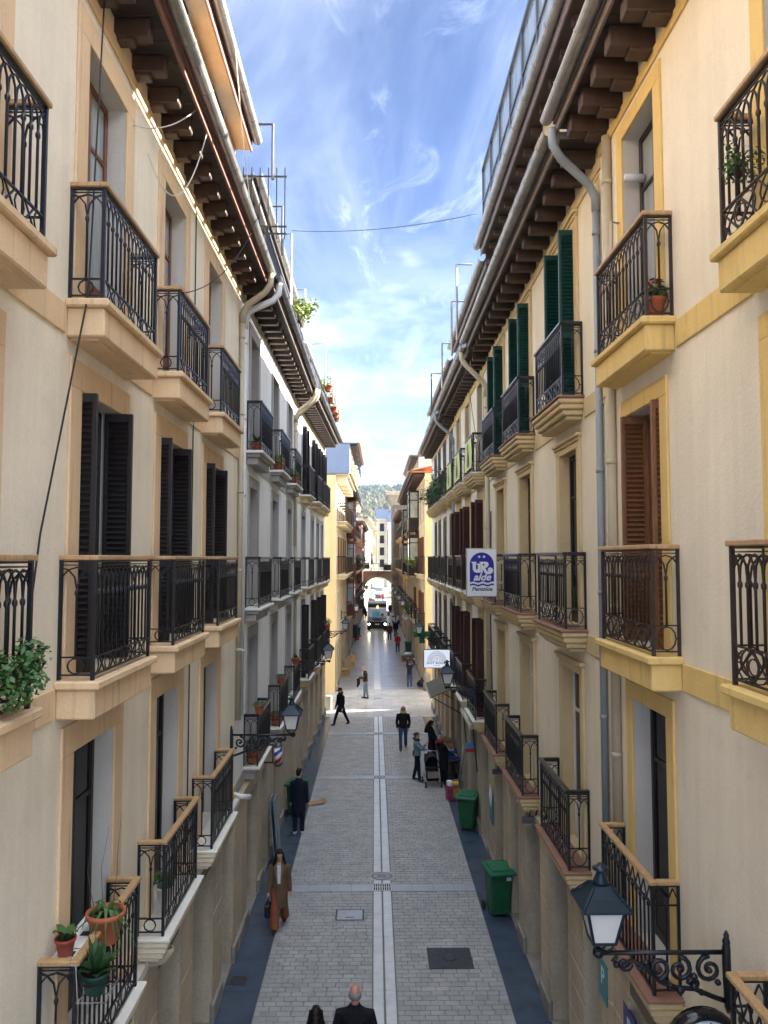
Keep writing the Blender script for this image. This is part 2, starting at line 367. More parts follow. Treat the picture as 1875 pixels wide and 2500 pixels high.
def cells(m,u0,u1,z0,z1,ops,v=0,mi=0,rmi=1,rd=.26,rev=True):
    us=sorted({u0,u1,*[a for o in ops for a in o[:2] if u0<a<u1]}); zs=sorted({z0,z1,*[a for o in ops for a in o[2:4] if z0<a<z1]})
    for i in range(len(us)-1):
        # merge vertical runs
        run=None
        for j in range(len(zs)-1):
            cu=(us[i]+us[i+1])/2;cz=(zs[j]+zs[j+1])/2
            hole=any(o[0]<cu<o[1] and o[2]<cz<o[3] for o in ops)
            if hole:
                if run is not None: m.poly([(us[i],v,run),(us[i+1],v,run),(us[i+1],v,zs[j]),(us[i],v,zs[j])][::-1],mi); run=None
            elif run is None: run=zs[j]
        if run is not None: m.poly([(us[i],v,run),(us[i+1],v,run),(us[i+1],v,z1),(us[i],v,z1)][::-1],mi)
    if rev:
        for o in ops:
            a,b,c,d=o[:4]
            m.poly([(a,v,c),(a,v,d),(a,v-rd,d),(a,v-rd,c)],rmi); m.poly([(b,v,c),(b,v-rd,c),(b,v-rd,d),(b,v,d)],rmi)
            m.poly([(a,v,d),(b,v,d),(b,v-rd,d),(a,v-rd,d)],rmi); m.poly([(a,v,c),(a,v-rd,c),(b,v-rd,c),(b,v,c)],rmi)
class Bld: pass
def facade(label,side,x,y0,y1,cols,st,ang=0,cat='building'):
    """one house: Empty with wall, surrounds, windows, shutters, balconies, ground floor and eaves as parts"""
    B=Bld(); B.s=side; B.L=L=y1-y0; B.y0=y0; B.x=x; B.ang=ang
    B.root=thing('town_house',label,cat,(x,y0,0),ang)
    s=side; near=st.get('near',False); mid=st.get('mid',False)
    P=lambda u,v,z:(s*v,u,z); B.P=P
    def part(name,m,mats,parent=None,at=(0,0,0)): return m.ob(name,mats,parent or B.root,P(*at),s)
    B.part=part
    B.put=lambda name,me,at,parent=None:inst(name,me,parent or B.root,P(*at))
    Z=st.get('Z',[3.35,6.72,10.15]); top=st.get('top',13.6); ow=st['ow'];oh=st.get('oh',2.66); rd=st.get('rd',.26)
    rows=range(len(Z)); gh=st.get('gh',Z[0]-.36)
    C=[c-y0 for c in cols]
    ops=[]
    for r in rows:
        for c in C:
            h=oh if not st.get('ohr') else st['ohr'][r]
            ops.append((c-ow/2,c+ow/2,Z[r],Z[r]+h,r))
    m=MB(); cells(m,0,L,gh,top,ops,0,0,1,rd)
    # hidden body: end walls and back so light does not leak
    dep=st.get('depth',9)
    m.poly([(0,0,0),(0,-dep,0),(0,-dep,top),(0,0,top)],2); m.poly([(L,0,0),(L,0,top),(L,-dep,top),(L,-dep,0)],2)
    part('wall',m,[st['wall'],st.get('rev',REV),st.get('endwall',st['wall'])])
    # surrounds
    sw=st.get('sw',.2); sk=st.get('surk','flat'); pr=.028
    for (a,b,c,d,r) in ops:
        key=('sur',side,round(b-a,3),round(d-c,3),sw,sk,st['sur'].name,st.get('surtop',1),rd)
        def mk():
            q=MB();w_=b-a;h=d-c;t=sw*st.get('surtop',1)
            if sk=='flat':
                q.cbox((-sw,0,0),(0,pr,h),.006); q.cbox((w_,0,0),(w_+sw,pr,h),.006); q.cbox((-sw,0,h+.0005),(w_+sw,pr,h+t),.006)
            else:
                q.cbox((-sw,0,0),(0,pr,h),.006); q.cbox((w_,0,0),(w_+sw,pr,h),.006); q.cbox((-sw,0,h+.0005),(w_+sw,pr,h+t*.5),.006)
                q.cbox((-sw-.03,0,h+t*.5+.001),(w_+sw+.03,pr+.025,h+t*.75),.008); q.cbox((-sw-.06,0,h+t*.75+.001),(w_+sw+.06,pr+.06,h+t),.010)
                q.cbox((-sw-.03,0,0),(-sw-.0005,pr+.02,h+t*.5),.006)
            return q.mesh('window_surround',st['sur'],side)
        B.put('window_surround',cached(key,mk),(a,0,c))
    # windows
    B.win={}
    for i,(a,b,c,d,r) in enumerate(ops):
        fm=st['frame'][r] if isinstance(st['frame'],list) else st['frame']
        gk=st['glass'][r] if isinstance(st.get('glass'),list) else st.get('glass',GLASS)
        wk=st.get('wk','door2')
        key=('win',side,round(b-a,3),round(d-c,3),wk,fm.name,gk.name)
        def mk():
            f,p=window_build(b-a-.004,d-c-.004,wk); return f.mesh('window',fm,side),p.mesh('pane',gk,side)
        f,p=cached(key,mk)
        wo=B.put('window',f,(a+.002,-rd+.04,c+.002)); B.win[(r,a)]=wo
        B.put('pane',p,(0,0,0),wo)
    # balconies
    bl=st['bl'];bp=st['bp'];H=1.06; B.bal={}
    for r in rows:
        if st.get('nobal') and r in st['nobal']: continue
        for ci,c in enumerate(C):
            if (r,ci) in st.get('skipbal',()): continue
            rs=st['rail'][r] if isinstance(st['rail'],list) else st['rail']
            iron=st['iron'][r] if isinstance(st['iron'],list) else st['iron']
            b0=c-bl/2+(st['boffr'][r] if 'boffr' in st else st.get('boff',0))
            sk_=st['slab'][r] if isinstance(st['slab'],list) else st['slab']; smat=st.get('slabm',[st['trim'],st['trim']])
            if isinstance(smat[0],list): smat=smat[r]
            me=cached(('slab',side,sk_,bl,bp,smat[0].name),lambda:slab_build(sk_,bl,bp).mesh('balcony',smat,side))
            bo=B.put('balcony',me,(b0,0,Z[r])); B.bal[(r,ci)]=bo
            def mk():
                d=rail_build(rs,bl,bp,H,side,iron,near or mid); return d['fr'].mesh('rail_frame',iron,side),d['bal'].mesh('baluster',iron,side),d['pos'],d['h']
            f,b_,pos,h_=cached(('rail',side,rs,bl,bp,iron.name,near or mid),mk)
            hm=st['hand'][r] if isinstance(st['hand'],list) else st['hand']
            he=cached(('hand',side,bl,bp,hm.name),lambda:h_.mesh('handrail',hm,side))
            B.put('rail_frame',f,(0,0,.001),bo); B.put('handrail',he,(0,0,0),bo)
            if near or mid:
                for (pu,pv) in pos: B.put('baluster',b_,(pu,pv,0),bo)
            else: B.put('baluster',b_,(0,0,0),bo)
    # shutters
    for r in rows:
        sm=st.get('shut',{}).get(r)
        if not sm: continue
        for ci,c in enumerate(C):
            if (r,ci) in st.get('noshut',()): continue
            dep_=st.get('shd',.28); v0=st.get('shv',-.12); hh=(oh if not st.get('ohr') else st['ohr'][r])-.03
            def mk():
                f,sl,zs=shutter_build(dep_,hh,v0,slats=True); 
                if not near:
                    for z in zs:
                        b0=len(f.v); f.v+=[(p[0],p[1],p[2]+z) for p in sl.v]; f.f+=[tuple(b0+i for i in q) for q in sl.f]; f.m+=sl.m; f.sm+=sl.sm
                return f.mesh('shutter',sm,side),sl.mesh('slat',sm,side),zs
            f,sl,zs=cached(('shut',side,dep_,hh,v0,sm.name,near),mk)
            for e in (c-ow/2+.035,c+ow/2-.035):
                so=B.put('shutter',f,(e,0,Z[r]+.015))
                if near:
                    for z in zs: B.put('slat',sl,(0,0,z),so)
    # string courses between balconies
    if st.get('band',True):
        for r in rows:
            edges=[0]
            bo_=(st['boffr'][r] if 'boffr' in st else st.get('boff',0))
            for ci,c in enumerate(C): edges+=[c-bl/2+bo_-.09,c+bl/2+bo_+.09]
            edges+= [L]
            if st.get('nobal') and r in st['nobal']: edges=[0,L]
            for k in range(0,len(edges),2):
                if edges[k+1]-edges[k]>.05:
                    q=MB(); q.cbox((edges[k],0,Z[r]-.33),(edges[k+1],.022,Z[r]-.06),.006); part('string_course',q,st['trim'])
    # ground floor
    gf=st.get('gf',[]); stone=st.get('stone',STONE)
    g=[(a,b,0.02,h) for (a,b,h,k) in gf]
    q=MB(); v=st.get('gfv',0.0); cells(q,0,L,0,gh-.12,g,v,0,1,.45)
    q.cbox((0,-.02,gh-.119),(L,v+.05,gh),.01,2)
    part('ground_floor_wall',q,[JOINT if st.get('blocks') else stone,stone,st.get('cornice',stone)])
    # plinth
    ed=[0]
    for (a,b,h,k) in sorted(gf): ed+=[a,b]
    ed+=[L]
    for k in range(0,len(ed),2):
        if ed[k+1]-ed[k]>.08:
            q=MB(); q.cbox((ed[k]+.01,v,0),(ed[k+1]-.01,v+.07,st.get('plh',.32)),.012); part('plinth',q,PLINTH)
            if st.get('blocks'):
                z=st.get('plh',.32)+.01; top_=gh-.13; n=7; ch=(top_-z)/n; w_=ed[k+1]-ed[k]
                for j in range(n):
                    k2=max(1,round(w_/.72)); bw=w_/k2; cuts=[ed[k]+bw*i+(rnd.uniform(-.1,.1) if 0<i<k2 else 0)+(bw*.25*(1 if j%2 else -1) if 0<i<k2 else 0) for i in range(k2+1)]
                    for i in range(k2):
                        q=MB(); dv=rnd.uniform(0,.008); q.cbox((cuts[i]+.004,v-.10,z+j*ch+.004),(cuts[i+1]-.004,v+.022+dv,z+(j+1)*ch-.004),.012)
                        part('stone',q,STONE2 if rnd.random()<.3 else stone)
    for (a,b,h,k) in gf:
        q=MB(); gm={'shop':[FRD,GLASS],'door':[FRB,GLASS],'roll':[SHROLL,FRD],'wood':[SHW,GLASS],'green':[SHGR,GLASS],'dark':[FRD,GLASS]}[k]
        vv=v-.40; w_=b-a
        if k in('roll',):
            z=.06
            while z<h-.1: q.cbox((.03,-.012,z),(w_-.03,.012,z+.085),.008); z+=.09
            q.box((0,-.05,h-.14),(w_,.05,h-.03),1)
            nm='roller_shutter'
        else:
            q.cbox((0,-.04,.02),(.09,.04,h-.02),.006); q.cbox((w_-.09,-.04,.02),(w_,.04,h-.02),.006); q.cbox((.09,-.04,h-.16),(w_-.09,.04,h-.02),.006)
            q.box((.09,-.03,h*.78),(w_-.09,.03,h*.78+.07)); q.box((.09,-.035,.02),(w_-.09,.035,.45 if k!='shop' else .3))
            if w_>1.1: q.box((w_/2-.05,-.035,.3),(w_/2+.05,.035,h*.78))
            if k in('wood','door','green'):
                for uu in(.09,w_/2+.05):
                    q.box((uu,-.02,.45),(uu+w_/2-.14,.012,h*.78))
            nm='shop_front' if k in('shop','dark') else 'door'
        o=part(nm,q,gm,at=(a,vv,.02))
        if k in('shop','dark','door','wood','green'):
            q=MB(); q.box((.08,-.012,.28),(w_-.08,-.004,h-.1)); part('pane',q,GLASS,o)
        q=MB(); q.cbox((0,-.45,0),(w_,.03,.05),.01); part('threshold',q,PLINTH,at=(a,v,0))
    # eaves
    e=st.get('eave')
    if e:
        ov=e['ov']; zs=top; sp=e.get('sp',.61); rw,rh=e.get('rw',.15),e.get('rh',.20)
        if e.get('cornice',True):
            q=MB(); q.cbox((0,0,zs-.38),(L,.03,zs-rh-.01),.008); part('cornice',q,st['trim'])
        k=0; u=e.get('u0',.3)
        rl=ov-e.get('rin',.14)
        rme=cached(('raft',side,rl,rw,rh,e['raft'].name,near or mid),lambda:(lambda t:(t.cbox((-rw/2,-.05,-rh),(rw/2,rl,0),.012),t.cbox((-rw/2,.02,-rh-.05),(rw/2,rl*.55,-rh+.002),.012) if e.get('double') else None,t)[2])(MB()).mesh('rafter',e['raft'],side))
        while u<L-.05:
            B.put('rafter',rme,(u,0,zs-.002)); u+=sp
        if near:
            nbd=max(1,int(L/.2)); bw=L/nbd
            bme=cached(('sof',side,round(bw,4),ov),lambda:(lambda t:(t.cbox((.003,-.02,0),(bw-.003,ov-.01,.022),.003),t)[1])(MB()).mesh('soffit_board',e.get('soff',SOFF),side))
            for i in range(nbd): B.put('soffit_board',bme,(i*bw,0,zs))
        else:
            q=MB(); q.box((0,-.02,zs),(L,ov-.01,zs+.02)); part('soffit',q,e.get('soff',SOFF))
        q=MB(); q.cbox((0,ov-.008,zs-.06),(L,ov+.03,zs+.15),.006); q.cbox((0,ov+.032,zs+.06),(L,ov+.055,zs+.2),.006); part('fascia',q,e['fasc'])
        q=MB(); q.box((-.0,-dep,zs+.024),(L,ov-.012,zs+.12)); q.box((0,ov-.01,zs+.152),(L,ov+.03,zs+.18)); part('roof',q,e.get('roof',ROOFG))
        gr=e.get('gr',.085); q=MB(); gz=zs+.13; gv=ov+.058+gr
        gpts=[(gv+gr*math.cos(a),gz+gr*math.sin(a)) for a in [PI+PI*i/8 for i in range(9)]]
        inn=[(gv+(gr-.012)*math.cos(a),gz+(gr-.012)*math.sin(a)+.002) for a in [2*PI-PI*i/8 for i in range(9)]]
        prof=gpts+inn
        q.prism([(0,a,b) for (a,b) in prof],(L,0,0)); 
        u=.4
        while u<L-.1:
            q.prism([(u,a+(a-gv)*.09,b+(b-gz)*.09) for (a,b) in prof],(.035,0,0)); u+=.95
        q.sm=[True]*len(q.sm) if False else q.sm
        part('gutter',q,e.get('zinc',ZINC))
        B.gv=gv;B.gz=gz
    # attic set back above the eaves
    a=st.get('attic')
    if a:
        q=MB(); av=a['v']; az=a['z']; aops=[(c-.5,c+.5,zs+.9,zs+2.3) for c in C]
        cells(q,a.get('u0',0),a.get('u1',L),zs+.125,az,aops,av,0,1,.15); q.poly([(a.get('u0',0),av,zs+.12),(a.get('u0',0),-dep,zs+.12),(a.get('u0',0),-dep,az),(a.get('u0',0),av,az)],0); q.poly([(a.get('u1',L),av,zs+.12),(a.get('u1',L),av,az),(a.get('u1',L),-dep,az),(a.get('u1',L),-dep,zs+.12)],0)
        part('attic_wall',q,[a['wall'],FRW])
        for o_ in aops:
            q=MB(); q.box((o_[0],av-.16,o_[2]),(o_[1],av-.13,o_[3])); part('attic_window',q,GLASSL)
        ao=a['ov']; u0=a.get('u0',0);u1=a.get('u1',L)
        q=MB(); q.box((u0,-dep,az),(u1,av+ao,az+.05)); part('attic_soffit',q,a.get('soff',SOFF))
        if a.get('raft'):
            u=u0+.3; rme=cached(('arf',side,ao),lambda:(lambda t:(t.box((-.06,0,-.14),(.06,ao-.1,-.001)),t)[1])(MB()).mesh('attic_rafter',RAFT,side))
            while u<u1: B.put('attic_rafter',rme,(u,av,az)); u+=.75
        q=MB(); q.cbox((u0,av+ao+.001,az-.05),(u1,av+ao+.035,az+.2),.006); part('attic_fascia',q,a['fasc'])
        q=MB(); q.box((u0,-dep,az+.051),(u1,av+ao-.002,az+.16)); part('attic_roof',q,ROOFG)
        q=MB(); gr=.10; gv=av+ao+.036+gr; gz=az+.2
        prof=[(gv+gr*math.cos(t),gz+gr*math.sin(t)) for t in [PI+PI*i/8 for i in range(9)]]+[(gv+(gr-.012)*math.cos(t),gz+(gr-.012)*math.sin(t)+.002) for t in [2*PI-PI*i/8 for i in range(9)]]
        q.prism([(u0,p_,z_) for p_,z_ in prof],(u1-u0,0,0)); u=u0+.5
        while u<u1-.1: q.prism([(u,p_+(p_-gv)*.08,z_+(z_-gz)*.08) for p_,z_ in prof],(.035,0,0)); u+=.95
        part('attic_gutter',q,a.get('zinc',ZINC)); B.agv=gv;B.agz=gz
    # terrace railing above the eaves
    t=st.get('terrace')
    if t:
        q=MB(); tv=t['v'];th=t.get('h',1.0);z0=zs+.18
        u0=t.get('u0',.2);u1=t.get('u1',L-.2)
        if t.get('kind','bars')=='bars':
            u=u0
            while u<u1: q.box((u-.008,tv-.008,z0),(u+.008,tv+.008,z0+th)); u+=.11
        else:
            q.box((u0,tv-.01,z0+.02),(u1,tv+.01,z0+th-.05),1)
            u=u0
            while u<u1: q.box((u-.02,tv-.02,z0),(u+.02,tv+.02,z0+th)); u+=1.6
        q.cbox((u0,tv-.025,z0+th),(u1,tv+.025,z0+th+.04),.006)
        part('terrace_railing',q,[t.get('m',IRON),t.get('m2',IRON)])
    return B
SHROLL=mat('grey roller shutter',(.20,.20,.20),.45,.3,.1,3); SHGR=woodm('teal shop door',(.05,.12,.10),.5)
def pipe(B,pts,r,m,name='drainpipe',clips=()):
    q=MB(); q.tube(pts,r,10)
    for (u,v,z) in clips: q.lathe([(r+.008,z-.03),(r+.008,z+.03)],(u,v,0),10)
    return B.part(name,q,m)
# ---------------------------------------------------------------- street houses
L1=facade('cream plaster town house nearest on the left, with orange tan trim and black louvred shutters',1,-2.8,.5,15.8,[2.2,4.90,7.84,10.56,13.28],dict(
    wall=CREAM,trim=TAN,sur=TAN,sw=.27,ow=1.14,rail='arch',iron=IRON,hand=HAND,slab=['step','plain','plain'],slabm=[[CREAM2,PALE],[TAN,TAN],[TAN,TAN]],bl=1.66,bp=.31,boffr=[-.34,-.1,-.06],noshut=[(1,0),(1,1)],near=True,frame=[FRD,FRD,FRB],glass=[GLASS,GLASS,GLASSL],
    shut={1:SHB},shd=.30,shv=-.14,blocks=True,stone=STONE,gf=[(5.6,6.7,2.55,'shop'),(7.4,8.6,2.55,'wood'),(9.6,10.7,2.55,'shop'),(11.5,12.9,2.6,'dark'),(13.7,14.8,2.6,'shop'),(2.5,4.6,2.5,'shop')],gfv=.05,cornice=PALE,
    eave=dict(ov=.52,sp=.61,u0=.235,raft=RAFT2,fasc=FASC,double=True),attic=dict(v=.03,z=15.9,wall=TAN,ov=.30,soff=ORNG,fasc=FASC,u1=14.4,u0=-4)))
L2=facade('white plaster town house with grey stone window surrounds, second on the left',1,-2.8,15.8,26.6,[17.75,21.55,25.2],dict(
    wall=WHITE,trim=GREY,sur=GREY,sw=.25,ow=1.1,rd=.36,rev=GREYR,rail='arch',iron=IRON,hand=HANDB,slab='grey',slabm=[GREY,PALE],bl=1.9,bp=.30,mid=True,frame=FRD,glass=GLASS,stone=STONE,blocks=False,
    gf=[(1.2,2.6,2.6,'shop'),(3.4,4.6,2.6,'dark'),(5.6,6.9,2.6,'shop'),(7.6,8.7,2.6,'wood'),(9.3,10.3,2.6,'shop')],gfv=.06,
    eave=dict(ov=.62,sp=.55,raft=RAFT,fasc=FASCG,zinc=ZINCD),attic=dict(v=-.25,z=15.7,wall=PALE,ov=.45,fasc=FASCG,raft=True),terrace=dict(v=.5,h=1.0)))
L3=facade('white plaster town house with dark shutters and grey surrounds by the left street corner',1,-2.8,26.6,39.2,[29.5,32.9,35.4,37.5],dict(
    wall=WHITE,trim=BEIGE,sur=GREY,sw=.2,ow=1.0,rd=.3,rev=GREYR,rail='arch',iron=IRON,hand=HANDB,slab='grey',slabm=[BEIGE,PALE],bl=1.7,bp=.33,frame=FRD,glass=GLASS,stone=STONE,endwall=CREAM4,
    shut={2:SHB,0:SHB},shd=.3,shv=-.1,gf=[(1,2.4,2.6,'dark'),(3.2,4.5,2.6,'shop'),(5.4,6.5,2.6,'wood'),(7.4,8.7,2.6,'shop'),(9.6,10.8,2.6,'shop')],gfv=.06,
    eave=dict(ov=.7,sp=.5,raft=RAFT,fasc=FASCG,zinc=ZINCD),attic=dict(v=-.4,z=15.7,wall=PALE,ov=.4,fasc=FASCG),terrace=dict(v=.55,h=1.0,kind='panel',m=IRON,m2=SHB)),ang=R(-1.25))
R1=facade('cream plaster town house nearest on the right, with ochre yellow trim and one chestnut shutter',-1,3.03,.2,10.0,[1.85,5.17,8.55],dict(
    wall=CREAMR,trim=YEL,sur=YEL,sw=.2,ow=1.06,rail=['zig','scroll','scroll'],iron=[IRON,IRONB,IRONB],hand=HAND,slab=['step','plain','plain'],slabm=[[BEIGE,REDTILE],[YEL,YEL],[YEL,YEL]],bl=1.66,bp=.27,boffr=[.10,-.08,-.08],near=True,frame=[FRD,SHW,FRD],glass=[GLASS,FRB,GLASSL],
    wk='door2',shut={1:SHW},noshut=[(1,0),(1,1)],shd=.30,shv=-.2,Z=[3.5,6.83,10.23],top=13.55,blocks=True,stone=STONE2,gf=[(4.7,5.9,2.7,'wood'),(6.6,7.4,2.7,'shop'),(8.2,9.1,2.7,'wood'),(1,3.4,2.6,'shop')],gfv=.03,
    eave=dict(ov=.58,sp=.55,u0=.15,raft=RAFT2,fasc=FASCG,double=True,rw=.2,rh=.24,rin=.08),attic=dict(v=-.12,z=16.0,wall=YEL3,ov=.30,fasc=FASCG,raft=True,u0=-3)))
R2=facade('light cream town house with moulded beige window heads and green shutters, second on the right',-1,3.04,10.0,20.1,[11.95,15.35,18.4],dict(
    wall=CREAM2,trim=BEIGE,sur=BEIGE,sw=.2,surk='mould',ow=1.06,rail='scroll',iron=IRON,hand=HANDB,slab='step',slabm=[BEIGE,REDTILE],bl=1.78,bp=.30,near=True,frame=[FRW,FRD,FRD],glass=[GLASS,GLASS,GLASS],rd=.215,rev=BEIGE,
    shut={2:SHG},shd=.34,shv=-.1,Z=[3.42,6.78,10.15],top=13.4,blocks=True,stone=STONE,gf=[(.5,1.3,2.7,'wood'),(2.2,3.4,2.7,'green'),(4.2,5.6,2.7,'shop'),(6.3,7.3,2.7,'dark'),(8.2,9.4,2.7,'shop')],gfv=.03,
    eave=dict(ov=.56,sp=.56,raft=RAFT,fasc=FASCG,rw=.17,rh=.2,rin=.1),attic=dict(v=-.12,z=15.9,wall=YEL3,ov=.30,fasc=FASCG,raft=True),terrace=dict(v=.35,h=1.0,u0=2.5)))
R3=facade('pale grey town house with straw trim, dark red shutters and banners, third on the right',-1,3.05,20.1,28.9,[21.9,24.9,27.6],dict(
    wall=PALE,trim=YEL3,sur=YEL3,sw=.2,surtop=2,ow=1.0,rail='scroll',iron=IRON,hand=HANDB,slab='step',slabm=[BEIGE,PALE],bl=1.75,bp=.32,mid=True,frame=FRD,glass=GLASS,stone=STONE,
    shut={1:SHR,0:SHR},shd=.34,shv=-.1,Z=[3.42,6.78,10.15],top=13.3,gf=[(.6,2.0,2.7,'dark'),(2.9,4.4,2.7,'shop'),(5.2,6.4,2.7,'shop'),(7.0,8.3,2.7,'dark')],gfv=.03,
    eave=dict(ov=.56,sp=.5,raft=RAFT,fasc=FASCG,rw=.16),attic=dict(v=-.3,z=15.6,wall=YEL3,ov=.35,fasc=FASCG),terrace=dict(v=.35,h=1.0,kind='panel',m=IRON,m2=ZINCD)))
R3b=facade('pale town house with brown roller blinds and planted balconies beside the right street corner',-1,3.05,28.9,40.6,[30.3,33.1,35.8,38.0],dict(
    wall=PALE,trim=YEL3,sur=FRD,sw=.12,ow=1.0,rail='scroll',iron=IRON,hand=HANDB,slab='step',slabm=[BEIGE,PALE],bl=1.75,bp=.34,frame=FRD,glass=GLASS,stone=STONE2,endwall=CREAM4,
    rd=.09,Z=[3.42,6.78,10.15],top=13.2,gf=[(.5,1.8,2.7,'shop'),(2.6,4.0,2.7,'dark'),(4.9,6.2,2.7,'wood'),(7.0,8.2,2.7,'dark'),(8.9,10.0,2.7,'shop')],gfv=.03,depth=30,
    eave=dict(ov=.56,sp=.5,raft=RAFT,fasc=FASCG),attic=dict(v=-.3,z=15.2,wall=YEL3,ov=.35,fasc=FASCG),terrace=dict(v=.35,h=1.0,kind='panel',m=IRON,m2=ZINCD)))
# ---------------------------------------------------------------- houses beyond the cross street
LA=R(-.58)
def lx(y): return -2.27+.0101*(y-45.3)
GABLE=mat('blue grey gable',(.21,.25,.32),.8)
far=dict(iron=IRON,hand=HANDB,slab='grey',ow=1.05,sw=.16,glass=GLASS,frame=FRB,stone=STONE,gfv=.03)
L4=facade('buttery cream corner house with scrolled corbels under its eaves, past the left street corner',1,lx(45.3),45.3,56.8,[47.4,50.2,53.0,55.6],dict(far,wall=CREAM4,trim=CREAM4,sur=CREAM4,rail='bars',slabm=[CREAM4,CREAM4],bl=1.9,bp=.55,iron=IRONB,shut={1:SHW},shv=-.2,nobal=[0],
    Z=[3.4,6.8,10.0],oh=2.3,top=12.7,endwall=OCHW,gf=[(1,2.4,2.6,'shop'),(3.6,5.2,2.6,'dark'),(6.4,7.8,2.6,'shop'),(9,10.4,2.6,'dark')],
    eave=dict(ov=.75,sp=1.4,raft=CREAM4,fasc=CREAM4,rw=.22,rh=.5,cornice=False,zinc=PVC,soff=CREAM4)),ang=LA)
L5=facade('narrow house with a dark red timber bay window rising through its storeys on the left',1,lx(56.8),56.8,64.5,[58.4,63.2],dict(far,wall=CREAM4,trim=BEIGE,sur=BEIGE,rail='bars',slabm=[BEIGE,BEIGE],bl=1.3,bp=.4,Z=[3.4,6.8,10.0],oh=2.3,top=12.6,
    gf=[(.8,2.4,2.6,'dark'),(3.4,5,2.6,'shop'),(5.8,7,2.6,'dark')],eave=dict(ov=.7,sp=.6,raft=RAFT,fasc=FASC)),ang=LA)
L6=facade('shaded ochre house with small balconies between the red bay window and the pink house',1,lx(64.5),64.5,80,[66.5,69.8,73,76.2,78.6],dict(far,wall=CREAM4,trim=BEIGE,sur=FRD,sw=.1,rail='bars',slabm=[CREAM4,CREAM4],bl=1.6,bp=.5,Z=[3.4,6.6,9.6,12.8,15.7],oh=1.6,top=17.4,endwall=GABLE,
    gf=[(1,2.6,2.6,'dark'),(4,5.6,2.6,'shop'),(7,8.6,2.6,'dark'),(10,11.6,2.6,'shop'),(13,14.4,2.6,'dark')],eave=dict(ov=.7,sp=.6,raft=RAFT,fasc=FASC,zinc=PVC)),ang=LA)
L7=facade('pink plaster house with a tall glazed bay beside the arch on the left',1,lx(80),80,110.2,[82.5,86.5,90.5,94.5,98.5,102.5,106.5],dict(far,wall=PINK,trim=PINK,sur=PINK,rail='bars',slabm=[PINK,PINK],bl=1.5,bp=.4,Z=[3.4,6.6,9.6],oh=2.3,top=11.6,
    gf=[(2,4,2.6,'dark'),(6,8,2.6,'dark'),(10,12,2.6,'shop'),(15,17,2.6,'dark'),(20,22,2.6,'dark'),(25,27,2.6,'shop')],eave=dict(ov=.7,sp=.8,raft=RAFT,fasc=FASC)),ang=LA)
def bay(B,u,wd,dp,z0,z1,fm,gm,nz=2,label=None):
    """glazed timber bay window: frame, sill panels, panes"""
    q=MB(); f=.10
    levels=[z0+(z1-z0)*i/nz for i in range(nz+1)]
    q.box((u,0,z0),(u+wd,dp,z0+.15)); q.box((u,0,z1-.12),(u+wd,dp,z1))
    for (a,b) in((u,u+f),(u+wd-f,u+wd)): q.box((a,dp-f,z0+.151),(b,dp,z1-.121)); 
    q.box((u,0,z0+.151),(u+f,.1,z1-.121)); q.box((u+wd-f,0,z0+.151),(u+wd,.1,z1-.121))
    for i in range(nz):
        a,b=levels[i],levels[i+1]; s=a+(b-a)*.36
        q.box((u+.01,.01,a+.152),(u+wd-.01,dp-.012,s)); q.box((u+.01,.01,b-.35 if i<nz-1 else b-.13),(u+wd-.01,dp-.012,b-.122))
        q.box((u+.012,.1,s+(b-s)*.62),(u+.06,dp-f,s+(b-s)*.62+.06)); q.box((u+f,dp-.06,s+(b-s)*.62),(u+wd-f,dp-.01,s+(b-s)*.62+.06))
    bo=B.part('bay_window',q,fm)
    if label: bo['label']=label
    for i in range(nz):
        a,b=levels[i],levels[i+1]; s=a+(b-a)*.36; t=b-(.35 if i<nz-1 else .13)
        q=MB(); q.box((u+.03,.1,s),(u+.04,dp-f,t)); B.part('pane',q,gm,bo)
        q=MB(); q.box((u+f,dp-.05,s),(u+wd-f,dp-.04,t)); B.part('pane',q,gm,bo)
bay(L5,2.2,3.2,.62,3.2,12.2,mat('dark red painted timber',(.13,.035,.03),.5),GLASSL,3)
bay(L7,4.2,2.6,.5,6.3,11.4,PINK,GLASSL,2); bay(L7,17,2.6,.5,6.3,11.4,PINK,GLASSL,2)
R4=facade('yellow corner house with red roof tiles and glazed bays past the right street corner',-1,3.04,46.0,57.6,[47.4,50.2,56.2],dict(far,wall=CREAM4,trim=CREAM4,sur=CREAM4,rail='bars',slabm=[CREAM4,CREAM4],bl=1.4,bp=.35,nobal=[2],shut={1:SHW,0:SHW},Z=[3.4,6.8,10.0],oh=2.3,top=12.9,endwall=OCHW,depth=32,
    gf=[(1,2.4,2.6,'shop'),(3.6,5.2,2.6,'dark'),(6.4,7.8,2.6,'shop'),(9,10.4,2.6,'dark')],eave=dict(ov=.8,sp=.5,raft=RAFT2,fasc=FASC,roof=TILE)))
bay(R4,6.4,3.0,.7,6.6,12.4,FRD,MIRG,2)
R5=facade('cream house with small shaded balconies and a glazed bay, mid distance on the right',-1,3.04,57.6,72,[59.5,62.5,65.5,70],dict(far,wall=CREAM4,trim=BEIGE,sur=BEIGE,rail='bars',slabm=[BEIGE,BEIGE],bl=1.6,bp=.45,Z=[3.4,6.6,9.8],oh=2.3,top=12.9,depth=20,attic=dict(v=-.3,z=15.4,wall=CREAM4,ov=.5,fasc=FASC),
    gf=[(1,2.6,2.6,'dark'),(4,5.6,2.6,'shop'),(7,8.6,2.6,'dark'),(10.5,12.4,2.6,'shop')],eave=dict(ov=.8,sp=.6,raft=RAFT2,fasc=FASC)))
bay(R5,9.0,2.4,.6,6.4,12.0,FRD,MIRG,2)
